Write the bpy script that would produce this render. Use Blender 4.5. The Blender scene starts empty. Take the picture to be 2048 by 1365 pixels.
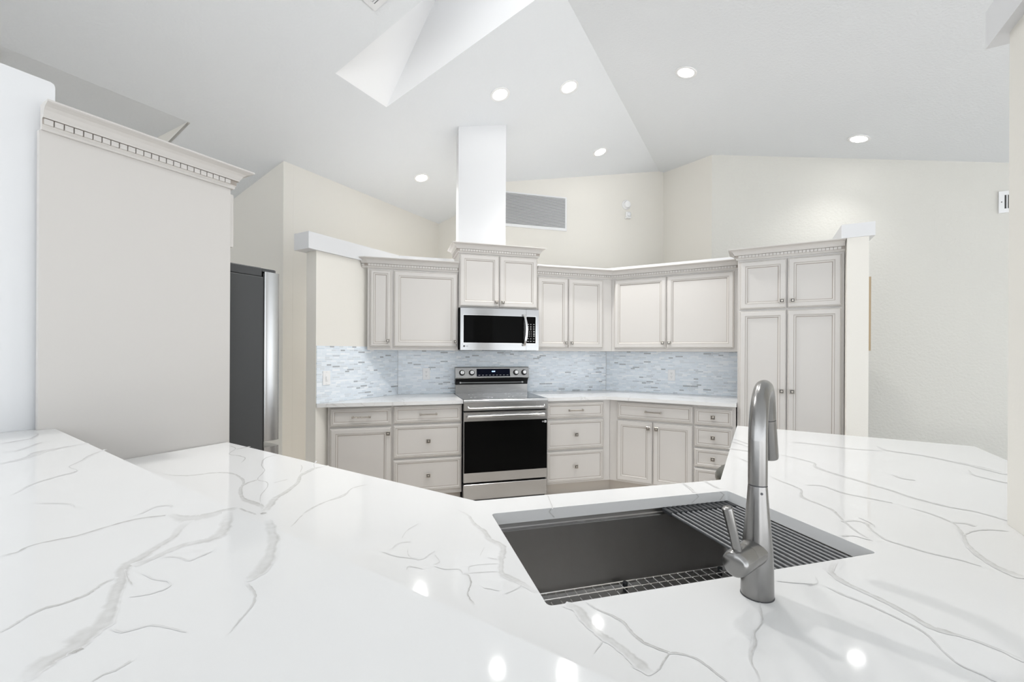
import bpy, bmesh, math, random
from mathutils import Vector, Matrix

C = bpy.context.scene.collection
SC = bpy.context.scene
R = math.radians
H = 1.33            # camera height
K = 1.045           # distance scale of the vaulted shell behind the kitchen

# ------------------------------------------------------------------ camera
cam_d = bpy.data.cameras.new('camera')
cam = bpy.data.objects.new('camera', cam_d)
C.objects.link(cam)
cam.location = (0, 0, H)
cam_d.sensor_width = 36
cam_d.lens = 15.171
cam_d.shift_y = 0.0107
cam_d.clip_start = 0.02
cam.matrix_world = (Matrix.Translation((0, 0, H)) @ Matrix.Rotation(R(-15.49), 4, 'Z')
                    @ Matrix.Rotation(R(90), 4, 'X') @ Matrix.Rotation(R(0.288), 4, 'Z'))
SC.camera = cam

# ------------------------------------------------------------------ world, light, exposure
W = bpy.data.worlds.new('daylight')
SC.world = W
W.use_nodes = True
bg = W.node_tree.nodes['Background']
_tc = W.node_tree.nodes.new('ShaderNodeTexCoord')
_sx = W.node_tree.nodes.new('ShaderNodeSeparateXYZ')
_cr = W.node_tree.nodes.new('ShaderNodeValToRGB')      # overcast sky; bright lower half added to light the ceiling
_mr = W.node_tree.nodes.new('ShaderNodeMapRange')
_mr.inputs['From Min'].default_value = -1
W.node_tree.links.new(_tc.outputs['Generated'], _sx.inputs[0])
W.node_tree.links.new(_sx.outputs['Z'], _mr.inputs['Value'])
W.node_tree.links.new(_mr.outputs['Result'], _cr.inputs['Fac'])
W.node_tree.links.new(_cr.outputs['Color'], bg.inputs[0])
_cr.color_ramp.elements[0].position = 0.44; _cr.color_ramp.elements[0].color = (0.97, 0.985, 1.0, 1)
_e = _cr.color_ramp.elements.new(0.90); _e.color = (0.74, 0.79, 0.84, 1)
_e = _cr.color_ramp.elements.new(1.0); _e.color = (14.0, 14.1, 14.2, 1)
_cr.color_ramp.elements[1].position = 0.52; _cr.color_ramp.elements[1].color = (0.74, 0.79, 0.84, 1)
bg.inputs[1].default_value = 1.5
SC.view_settings.view_transform = 'Standard'
SC.view_settings.look = 'None'
SC.view_settings.exposure = 1.14
SC.view_settings.gamma = 1
SC.view_settings.use_curve_mapping = False
LAMP_W = 105.0            # dimmed per lamp below

# ------------------------------------------------------------------ materials
def nmat(name):
    m = bpy.data.materials.new(name)
    m.use_nodes = True
    nt = m.node_tree
    return m, nt, nt.nodes['Principled BSDF']

def plain(name, col, rough=0.5, metal=0.0, spec=0.5, bump=0.0, bscale=60, coat=0.0):
    m, nt, b = nmat(name)
    b.inputs['Base Color'].default_value = (*col, 1)
    b.inputs['Roughness'].default_value = rough
    b.inputs['Metallic'].default_value = metal
    b.inputs['Specular IOR Level'].default_value = spec
    b.inputs['Coat Weight'].default_value = coat
    # a faint procedural variation so that no surface is dead flat
    tc = nt.nodes.new('ShaderNodeTexCoord')
    nz = nt.nodes.new('ShaderNodeTexNoise')
    nz.inputs['Scale'].default_value = bscale
    nz.inputs['Detail'].default_value = 3
    nt.links.new(tc.outputs['Object'], nz.inputs['Vector'])
    if bump:
        bp = nt.nodes.new('ShaderNodeBump')
        bp.inputs['Strength'].default_value = bump
        bp.inputs['Distance'].default_value = 0.004
        nt.links.new(nz.outputs['Fac'], bp.inputs['Height'])
        nt.links.new(bp.outputs['Normal'], b.inputs['Normal'])
    else:
        mr = nt.nodes.new('ShaderNodeMapRange')
        mr.inputs['To Min'].default_value = max(rough - 0.03, 0.0)
        mr.inputs['To Max'].default_value = min(rough + 0.03, 1.0)
        nt.links.new(nz.outputs['Fac'], mr.inputs['Value'])
        nt.links.new(mr.outputs['Result'], b.inputs['Roughness'])
    return m

def brushed(name, col, rough, sc=(3, 3, 260), var=0.12, metal=1.0):
    m, nt, b = nmat(name)
    b.inputs['Metallic'].default_value = metal
    tc = nt.nodes.new('ShaderNodeTexCoord')
    mp = nt.nodes.new('ShaderNodeMapping')
    mp.inputs['Scale'].default_value = sc
    nz = nt.nodes.new('ShaderNodeTexNoise')
    nz.inputs['Scale'].default_value = 1.0
    nz.inputs['Detail'].default_value = 4
    nt.links.new(tc.outputs['Object'], mp.inputs['Vector'])
    nt.links.new(mp.outputs['Vector'], nz.inputs['Vector'])
    mr = nt.nodes.new('ShaderNodeMapRange')
    mr.inputs['To Min'].default_value = max(0.02, rough - var)
    mr.inputs['To Max'].default_value = rough + var
    nt.links.new(nz.outputs['Fac'], mr.inputs['Value'])
    nt.links.new(mr.outputs['Result'], b.inputs['Roughness'])
    cr = nt.nodes.new('ShaderNodeMixRGB')
    cr.inputs[1].default_value = (*[c * 0.965 for c in col], 1)
    cr.inputs[2].default_value = (*[min(1, c * 1.035) for c in col], 1)
    nt.links.new(nz.outputs['Fac'], cr.inputs[0])
    nt.links.new(cr.outputs[0], b.inputs['Base Color'])
    return m

def emit(name, col, strength):
    m, nt, b = nmat(name)
    b.inputs['Base Color'].default_value = (0.8, 0.8, 0.8, 1)
    b.inputs['Emission Color'].default_value = (*col, 1)
    b.inputs['Emission Strength'].default_value = strength
    return m

def quartz(name, attr):
    m, nt, b = nmat(name)
    b.inputs['Roughness'].default_value = 0.07
    b.inputs['Specular IOR Level'].default_value = 0.28
    tc = nt.nodes.new('ShaderNodeTexCoord')
    mix = nt.nodes.new('ShaderNodeMixRGB')
    mix.inputs[1].default_value = (0.705, 0.705, 0.702, 1)
    mix.inputs[2].default_value = (0.32, 0.31, 0.29, 1)
    if attr:
        at = nt.nodes.new('ShaderNodeAttribute')
        at.attribute_name = 'vein'
        nz = nt.nodes.new('ShaderNodeTexNoise')
        nz.inputs['Scale'].default_value = 90
        nz.inputs['Detail'].default_value = 6
        nt.links.new(tc.outputs['Object'], nz.inputs['Vector'])
        mr = nt.nodes.new('ShaderNodeMapRange')
        mr.inputs['From Min'].default_value = 0.3
        mr.inputs['From Max'].default_value = 0.7
        mr.inputs['To Min'].default_value = 0.55
        mr.inputs['To Max'].default_value = 1.15
        nt.links.new(nz.outputs['Fac'], mr.inputs['Value'])
        mu = nt.nodes.new('ShaderNodeMath')
        mu.operation = 'MULTIPLY'
        nt.links.new(at.outputs['Fac'], mu.inputs[0])
        nt.links.new(mr.outputs['Result'], mu.inputs[1])
        nt.links.new(mu.outputs[0], mix.inputs[0])
    else:
        nz = nt.nodes.new('ShaderNodeTexNoise')
        nz.inputs['Scale'].default_value = 2.6
        nz.inputs['Detail'].default_value = 7
        nz.inputs['Distortion'].default_value = 0.9
        nt.links.new(tc.outputs['Object'], nz.inputs['Vector'])
        s = nt.nodes.new('ShaderNodeMath'); s.operation = 'SUBTRACT'; s.inputs[1].default_value = 0.5
        a = nt.nodes.new('ShaderNodeMath'); a.operation = 'ABSOLUTE'
        mr = nt.nodes.new('ShaderNodeMapRange')
        mr.inputs['From Min'].default_value = 0.0
        mr.inputs['From Max'].default_value = 0.014
        mr.inputs['To Min'].default_value = 0.30
        mr.inputs['To Max'].default_value = 0.0
        nt.links.new(nz.outputs['Fac'], s.inputs[0]); nt.links.new(s.outputs[0], a.inputs[0])
        nt.links.new(a.outputs[0], mr.inputs['Value']); nt.links.new(mr.outputs['Result'], mix.inputs[0])
    nt.links.new(mix.outputs[0], b.inputs['Base Color'])
    return m

def mosaic():
    m, nt, b = nmat('linear_mosaic')
    b.inputs['Roughness'].default_value = 0.18
    tc = nt.nodes.new('ShaderNodeTexCoord')
    mp = nt.nodes.new('ShaderNodeMapping')
    mp.inputs['Rotation'].default_value = (R(-90), 0, 0)   # x along the wall, z up -> x, y
    nt.links.new(tc.outputs['Object'], mp.inputs['Vector'])
    br = nt.nodes.new('ShaderNodeTexBrick')
    br.offset = 0.37; br.offset_frequency = 3; br.squash = 0.62; br.squash_frequency = 2
    br.inputs['Color1'].default_value = (0, 0, 0, 1)
    br.inputs['Color2'].default_value = (1, 1, 1, 1)
    br.inputs['Mortar'].default_value = (0.82, 0.82, 0.82, 1)
    br.inputs['Scale'].default_value = 1.0
    br.inputs['Mortar Size'].default_value = 0.0011
    br.inputs['Brick Width'].default_value = 0.072
    br.inputs['Row Height'].default_value = 0.0148
    nt.links.new(mp.outputs['Vector'], br.inputs['Vector'])
    cr = nt.nodes.new('ShaderNodeValToRGB')
    e = cr.color_ramp.elements
    cr.color_ramp.interpolation = 'CONSTANT'
    e[0].position = 0.0; e[0].color = (0.68, 0.735, 0.785, 1)
    e[1].position = 0.955; e[1].color = (0.40, 0.43, 0.46, 1)
    for p, c in ((0.16, (0.780, 0.844, 0.908)), (0.30, (0.728, 0.797, 0.865)), (0.44, (0.842, 0.891, 0.941)), (0.52, (0.749, 0.818, 0.881)),
                 (0.66, (0.686, 0.760, 0.828)), (0.76, (0.801, 0.860, 0.914)), (0.80, (0.874, 0.913, 0.950)), (0.85, (0.718, 0.786, 0.855)), (0.925, (0.572, 0.622, 0.677))):
        x = e.new(p); x.color = (*c, 1)
    nt.links.new(br.outputs['Color'], cr.inputs['Fac'])
    nt.links.new(cr.outputs['Color'], b.inputs['Base Color'])
    bp = nt.nodes.new('ShaderNodeBump')
    bp.invert = True
    bp.inputs['Strength'].default_value = 0.5
    bp.inputs['Distance'].default_value = 0.001
    nt.links.new(br.outputs['Fac'], bp.inputs['Height'])
    nt.links.new(bp.outputs['Normal'], b.inputs['Normal'])
    return m

def floor_mat():
    m, nt, b = nmat('wood_plank_floor')
    b.inputs['Roughness'].default_value = 0.4
    tc = nt.nodes.new('ShaderNodeTexCoord')
    br = nt.nodes.new('ShaderNodeTexBrick')
    br.inputs['Color1'].default_value = (0.68, 0.63, 0.58, 1)
    br.inputs['Color2'].default_value = (0.80, 0.76, 0.71, 1)
    br.inputs['Mortar'].default_value = (0.16, 0.12, 0.10, 1)
    br.inputs['Scale'].default_value = 1
    br.inputs['Mortar Size'].default_value = 0.003
    br.inputs['Brick Width'].default_value = 1.2
    br.inputs['Row Height'].default_value = 0.18
    nt.links.new(tc.outputs['Object'], br.inputs['Vector'])
    nt.links.new(br.outputs['Color'], b.inputs['Base Color'])
    return m

M = {}
M['wall'] = plain('cream_wall_paint', (0.77, 0.75, 0.70), 0.75, spec=0.25, bump=0.10, bscale=120)
M['texture'] = plain('knockdown_cream_wall', (0.65, 0.643, 0.605), 0.75, spec=0.25, bump=0.9, bscale=48)
M['ceiling'] = plain('ceiling_paint', (0.78, 0.805, 0.83), 0.8, spec=0.2, bump=0.6, bscale=55)
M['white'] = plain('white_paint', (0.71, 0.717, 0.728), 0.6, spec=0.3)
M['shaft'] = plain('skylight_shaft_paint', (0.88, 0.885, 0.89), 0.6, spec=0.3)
M['cabinet'] = plain('greige_cabinet_paint', (0.580, 0.560, 0.537), 0.42, spec=0.4)
M['glaze'] = plain('taupe_glaze', (0.36, 0.325, 0.29), 0.5)
M['toe'] = plain('toe_kick_paint', (0.50, 0.46, 0.41), 0.6)
M['quartz'] = quartz('white_veined_quartz', True)
M['quartz_run'] = quartz('white_quartz', False)
M['tile'] = mosaic()
M['floor'] = floor_mat()
M['steel'] = brushed('brushed_stainless', (0.39, 0.388, 0.384), 0.25, var=0.07)
M['steel_bright'] = brushed('polished_stainless', (0.74, 0.74, 0.74), 0.16, var=0.05)
M['nickel'] = brushed('brushed_nickel', (0.29, 0.286, 0.28), 0.24, sc=(160, 160, 3), var=0.04)
M['sinksteel'] = brushed('gunmetal_sink', (0.38, 0.372, 0.365), 0.36, sc=(40, 40, 8), var=0.06)
M['fridge_side'] = plain('charcoal_fridge_side', (0.058, 0.060, 0.062), 0.55, spec=0.4, bump=0.1, bscale=400)
M['pewter'] = plain('antique_pewter', (0.42, 0.39, 0.35), 0.32, metal=1.0)
M['black_glass'] = plain('black_glass', (0.004, 0.004, 0.004), 0.04, spec=0.02)
M['bin_lid'] = brushed('bin_lid_metal', (0.26, 0.26, 0.23), 0.3, var=0.05)
M['steel_mw'] = brushed('microwave_stainless', (0.42, 0.42, 0.42), 0.22, sc=(2, 3, 220), var=0.06)
M['steel_v'] = brushed('vertical_brushed_stainless', (0.50, 0.50, 0.50), 0.24, sc=(160, 160, 2.5), var=0.05)
M['cooktop'] = plain('cooktop_glass', (0.02, 0.02, 0.02), 0.12, spec=0.8)
M['black'] = plain('black_plastic', (0.012, 0.012, 0.013), 0.45)
M['rubber'] = plain('black_silicone', (0.025, 0.027, 0.03), 0.5)
M['rod'] = plain('dark_coated_rod', (0.10, 0.105, 0.11), 0.32, spec=0.7)
M['wire'] = plain('steel_wire', (0.85, 0.84, 0.82), 0.18, metal=1.0)
M['plastic'] = plain('white_plastic', (0.84, 0.845, 0.85), 0.35)
M['slot'] = plain('dark_slot', (0.06, 0.06, 0.06), 0.6)
M['print'] = plain('pale_print', (0.45, 0.45, 0.45), 0.5)
M['ink'] = plain('dark_print', (0.06, 0.06, 0.065), 0.5)
M['vent'] = plain('vent_enamel', (0.78, 0.79, 0.80), 0.45)
M['louver'] = plain('louver_enamel', (0.72, 0.72, 0.73), 0.5)
M['filter'] = plain('grey_filter', (0.30, 0.30, 0.31), 0.7)
M['wood'] = plain('gilt_wood', (0.40, 0.30, 0.18), 0.45)
M['canvas'] = plain('art_canvas', (0.55, 0.50, 0.42), 0.8)
M['lens'] = emit('lamp_lens', (1.0, 0.985, 0.96), 14.0)
M['digits'] = emit('display_digits', (0.35, 0.6, 1.0), 3.0)
M['display'] = plain('display_glass', (0.005, 0.007, 0.018), 0.05, spec=0.05)
M['skyglass'] = None
def glassm():
    m, nt, b = nmat('skylight_glass')
    b.inputs['Base Color'].default_value = (0.98, 0.99, 1, 1)
    b.inputs['Roughness'].default_value = 0.0
    b.inputs['Transmission Weight'].default_value = 1.0
    b.inputs['IOR'].default_value = 1.05
    return m
M['skyglass'] = glassm()

# ------------------------------------------------------------------ helpers
class MB:
    """collects shapes for one mesh"""
    def __init__(s):
        s.v = []; s.f = []; s.m = []
    def vs(s, pts):
        i = len(s.v); s.v += [tuple(p) for p in pts]; return i
    def face(s, idx, mi=0):
        s.f.append(tuple(idx)); s.m.append(mi)
    def box(s, a, b, mi=0):
        x0, y0, z0 = a; x1, y1, z1 = b
        x0, x1 = min(x0, x1), max(x0, x1); y0, y1 = min(y0, y1), max(y0, y1); z0, z1 = min(z0, z1), max(z0, z1)
        i = s.vs([(x0, y0, z0), (x1, y0, z0), (x1, y1, z0), (x0, y1, z0), (x0, y0, z1), (x1, y0, z1), (x1, y1, z1), (x0, y1, z1)])
        for q in ((0, 3, 2, 1), (4, 5, 6, 7), (0, 1, 5, 4), (1, 2, 6, 5), (2, 3, 7, 6), (3, 0, 4, 7)):
            s.face([i + k for k in q], mi)
        return s
    def bbox(s, a, b, r=0.003, mi=0):
        """box with chamfered edges"""
        x0, y0, z0 = a; x1, y1, z1 = b
        cs = []
        for sx, x in ((-1, x0), (1, x1)):
            for sy, y in ((-1, y0), (1, y1)):
                for sz, z in ((-1, z0), (1, z1)):
                    cs += [(x, y - sy * r, z - sz * r), (x - sx * r, y, z - sz * r), (x - sx * r, y - sy * r, z)]
        bm = bmesh.new()
        for p in cs: bm.verts.new(p)
        bmesh.ops.convex_hull(bm, input=bm.verts)
        bmesh.ops.dissolve_limit(bm, angle_limit=0.01, verts=bm.verts, edges=bm.edges)
        bm.verts.index_update()
        i = s.vs([v.co for v in bm.verts])
        for f in bm.faces: s.face([i + v.index for v in f.verts], mi)
        bm.free()
        return s
    def prism(s, poly, z0, z1, mi=0):
        n = len(poly)
        area = sum(poly[k][0] * poly[(k + 1) % n][1] - poly[(k + 1) % n][0] * poly[k][1] for k in range(n))
        if area < 0: poly = poly[::-1]
        i = s.vs([(x, y, z0) for x, y in poly]); j = s.vs([(x, y, z1) for x, y in poly])
        s.face([i + k for k in range(n)][::-1], mi); s.face([j + k for k in range(n)], mi)
        for k in range(n):
            l = (k + 1) % n
            s.face([i + k, i + l, j + l, j + k], mi)
        return s
    def rings(s, rings, mis=None, cap0=True, cap1=True, closed=True):
        """loft a list of equal-length vertex rings"""
        n = len(rings[0]); idx = [s.vs(r) for r in rings]
        for k in range(len(rings) - 1):
            mi = mis[k] if mis else 0
            for a in range(n if closed else n - 1):
                b = (a + 1) % n
                s.face([idx[k] + a, idx[k] + b, idx[k + 1] + b, idx[k + 1] + a], mi)
        if cap0: s.face([idx[0] + a for a in range(n)][::-1], mis[0] if mis else 0)
        if cap1: s.face([idx[-1] + a for a in range(n)], mis[-1] if mis else 0)
        return s
    def lathe(s, prof, c=(0, 0, 0), axis=Vector((0, 0, 1)), n=32, mi=0, sx=1.0):
        """prof: (radius, height) pairs along axis"""
        ax = Vector(axis).normalized()
        u = ax.orthogonal().normalized(); w = ax.cross(u)
        c = Vector(c)
        rs = []
        for r, h in prof:
            rs.append([c + ax * h + (u * math.cos(2 * math.pi * k / n) * sx + w * math.sin(2 * math.pi * k / n)) * max(r, 1e-5) for k in range(n)])
        return s.rings(rs, [mi] * len(rs))
    def tube(s, path, rad, n=12, mi=0, cap=True):
        P = [Vector(p) for p in path]
        rr = rad if isinstance(rad, (list, tuple)) else [rad] * len(P)
        t0 = (P[1] - P[0]).normalized()
        u = t0.orthogonal().normalized()
        rs = []
        for k, p in enumerate(P):
            a = P[max(k - 1, 0)]; b = P[min(k + 1, len(P) - 1)]
            t = (b - a).normalized()
            u = (u - t * u.dot(t)).normalized(); w = t.cross(u)
            rs.append([p + (u * math.cos(2 * math.pi * j / n) + w * math.sin(2 * math.pi * j / n)) * rr[k] for j in range(n)])
        return s.rings(rs, [mi] * len(rs), cap, cap)

def obj(name, mb, mats, parent=None, smooth=35, loc=None, rotz=None):
    me = bpy.data.meshes.new(name)
    me.from_pydata(mb.v, [], mb.f)
    if not isinstance(mats, (list, tuple)): mats = [mats]
    for m in mats: me.materials.append(M[m] if isinstance(m, str) else m)
    me.polygons.foreach_set('material_index', mb.m)
    me.polygons.foreach_set('use_smooth', [bool(smooth)] * len(mb.f))
    me.update()
    bm = bmesh.new(); bm.from_mesh(me)
    bmesh.ops.recalc_face_normals(bm, faces=bm.faces)
    bm.to_mesh(me); bm.free()
    if smooth: me.set_sharp_from_angle(angle=R(smooth))
    o = bpy.data.objects.new(name, me)
    C.objects.link(o)
    if parent is not None: o.parent = parent
    if loc is not None: o.location = loc
    if rotz is not None: o.rotation_euler = (0, 0, rotz)
    return o

def tag(o, label, cat, group=None):
    o['label'] = label; o['category'] = cat
    if group: o['group'] = group
    return o

def thing(name, label, cat, loc=(0, 0, 0), rotz=0.0, group=None):
    o = bpy.data.objects.new(name, None)
    o.empty_display_size = 0.1
    C.objects.link(o)
    o.location = loc; o.rotation_euler = (0, 0, rotz)
    return tag(o, label, cat, group)

def struct(name, mb, mats, smooth=0, **kw):
    o = obj(name, mb, mats, None, smooth, **kw)
    o['kind'] = 'structure'
    return o

def copy_tree(o, parent=None):
    c = o.copy(); C.objects.link(c)
    if parent is not None: c.parent = parent
    for ch in list(o.children): copy_tree(ch, c)
    return c

def to_local(p, loc, rot):
    """kitchen plan point -> local plan point of a frame at loc turned by rot"""
    dx, dy = p[0] - loc[0], p[1] - loc[1]
    c, s = math.cos(rot), math.sin(rot)
    return (c * dx + s * dy, -s * dx + c * dy)

S2 = math.sqrt(2)
def uw(x, y):            # building frame (turned 45 deg) -> plan
    return ((x - y) / S2, (x + y) / S2)

def text_mesh(name, body, size, mat, parent, loc, extrude=0.0004, align='CENTER'):
    """lettering standing in the local XZ plane, readable from -Y"""
    cu = bpy.data.curves.new(name, 'FONT')
    cu.body = body; cu.size = size; cu.extrude = extrude; cu.align_x = align; cu.align_y = 'CENTER'
    t = bpy.data.objects.new(name, cu)
    me = bpy.data.meshes.new_from_object(t)
    me.name = name
    bpy.data.objects.remove(t); bpy.data.curves.remove(cu)
    me.materials.clear(); me.materials.append(M[mat])
    me.transform(Matrix.Rotation(R(90), 4, 'X'))
    o = bpy.data.objects.new(name, me); C.objects.link(o)
    o.parent = parent; o.location = loc
    return o
BAR_VEINS = [
 (0.5,[[-0.4922,0.7208,0.0025],[-0.4795,0.7286,0.0023],[-0.4756,0.7512,0.0026],[-0.4393,0.7706,0.0028],[-0.4188,0.7971,0.0028],[-0.394,0.8217,0.0032],[-0.3504,0.8295,0.003],[-0.3372,0.8234,0.0021]]),
 (0.25,[[-0.3525,0.8343,0.0046],[-0.3266,0.8106,0.0112],[-0.3078,0.8031,0.0161],[-0.2891,0.8108,0.0125],[-0.2653,0.8311,0.0103],[-0.2528,0.8371,0.0032]]),
 (0.3,[[-0.3087,0.7952,0.006],[-0.309,0.7608,0.0058],[-0.3042,0.7315,0.0059],[-0.3095,0.7011,0.0064],[-0.3143,0.6735,0.0072],[-0.3183,0.6559,0.0088],[-0.319,0.641,0.0065],[-0.3064,0.612,0.0057],[-0.2955,0.5797,0.0066],[-0.2836,0.5467,0.0065],[-0.2747,0.5148,0.0096],[-0.2795,0.5041,0.0115],[-0.2784,0.4817,0.009],[-0.2872,0.469,0.0096],[-0.2893,0.4555,0.0084],[-0.2882,0.4422,0.0072]]),
 (0.27,[[-0.2638,0.8261,0.0086],[-0.2489,0.7676,0.0077],[-0.2426,0.7289,0.0093],[-0.2523,0.7079,0.0082],[-0.2768,0.6985,0.0067],[-0.2919,0.6759,0.0056],[-0.3024,0.6569,0.0055],[-0.3118,0.6465,0.0063]]),
 (0.42,[[-0.3134,0.6184,0.0025],[-0.3205,0.6071,0.0021],[-0.3226,0.591,0.0018],[-0.3244,0.5816,0.0023],[-0.3361,0.5697,0.0024],[-0.3496,0.5627,0.0023],[-0.355,0.549,0.0018],[-0.3564,0.5352,0.0017],[-0.3597,0.5271,0.0018]]),
 (0.4,[[-0.3153,0.6376,0.0008],[-0.3024,0.6155,0.0008],[-0.2857,0.5926,0.0008]]),
 (0.6,[[-0.2692,0.4793,0.003],[-0.2724,0.4762,0.0028],[-0.2736,0.4722,0.0024]]),
 (0.35,[[-0.2166,0.4499,0.0019],[-0.2205,0.4439,0.0014],[-0.2234,0.4389,0.0013],[-0.23,0.4361,0.0011],[-0.2347,0.4281,0.0007]]),
 (0.4,[[-0.2528,0.8371,0.0019],[-0.2313,0.8131,0.002],[-0.2136,0.7952,0.002]]),
 (0.27,[[-0.1911,0.7699,0.0053],[-0.1787,0.7338,0.007],[-0.1637,0.6877,0.0072],[-0.1564,0.6428,0.0068],[-0.1537,0.6095,0.0084],[-0.1575,0.5837,0.0086],[-0.1635,0.5704,0.0043]]),
 (0.35,[[-0.1619,0.5647,0.0018],[-0.1492,0.5446,0.0016],[-0.1431,0.5273,0.0012],[-0.1426,0.5089,0.0011],[-0.1457,0.4896,0.001],[-0.1492,0.4691,0.0007]]),
 (0.3,[[-0.8897,1.3016,0.0061],[-0.8806,1.3366,0.0075],[-0.8802,1.3765,0.009],[-0.894,1.4232,0.0104],[-0.8791,1.4659,0.0083],[-0.8456,1.5291,0.0061]]),
 (0.35,[[-1.0802,1.5801,0.007],[-1.0608,1.6165,0.0079],[-1.0566,1.6595,0.0054],[-1.0874,1.7306,0.002],[-1.1047,1.7449,0.0037]]),
 (0.33,[[-0.679,1.0203,0.0017],[-0.6939,1.0904,0.0024],[-0.6855,1.1434,0.0037],[-0.6749,1.1709,0.0033],[-0.6807,1.1932,0.0008],[-0.7166,1.2308,0.0009],[-0.7272,1.2878,0.0021],[-0.7437,1.3523,0.0026],[-0.7472,1.4205,0.0035]]),
 (0.14,[[-0.5942,0.9507,0.0029],[-0.5652,0.9431,0.0026],[-0.5393,0.9314,0.0015],[-0.5199,0.9071,0.0008]]),
 (0.2,[[-0.2593,0.5046,0.0008],[-0.247,0.4968,0.0013],[-0.2259,0.5017,0.0013],[-0.2074,0.4921,0.0009],[-0.1887,0.4811,0.0009]]),
 (0.17,[[-0.284,0.6627,0.0016],[-0.2696,0.6589,0.0012],[-0.2505,0.6431,0.0014],[-0.2444,0.6494,0.0018],[-0.2328,0.6659,0.0018]]),
 (0.12,[[-0.2899,0.6213,0.0009],[-0.2695,0.6022,0.001],[-0.249,0.5901,0.0008],[-0.245,0.5763,0.0015],[-0.2576,0.5676,0.0018],[-0.2747,0.5664,0.0016]]),
 (0.12,[[-0.3988,0.8482,0.0021],[-0.3938,0.8788,0.0032],[-0.3731,0.883,0.0025],[-0.3631,0.866,0.0008]]),
 (0.2,[[-0.9603,1.4513,0.0033],[-0.9725,1.5141,0.0037],[-0.9819,1.577,0.004]]),
]
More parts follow.
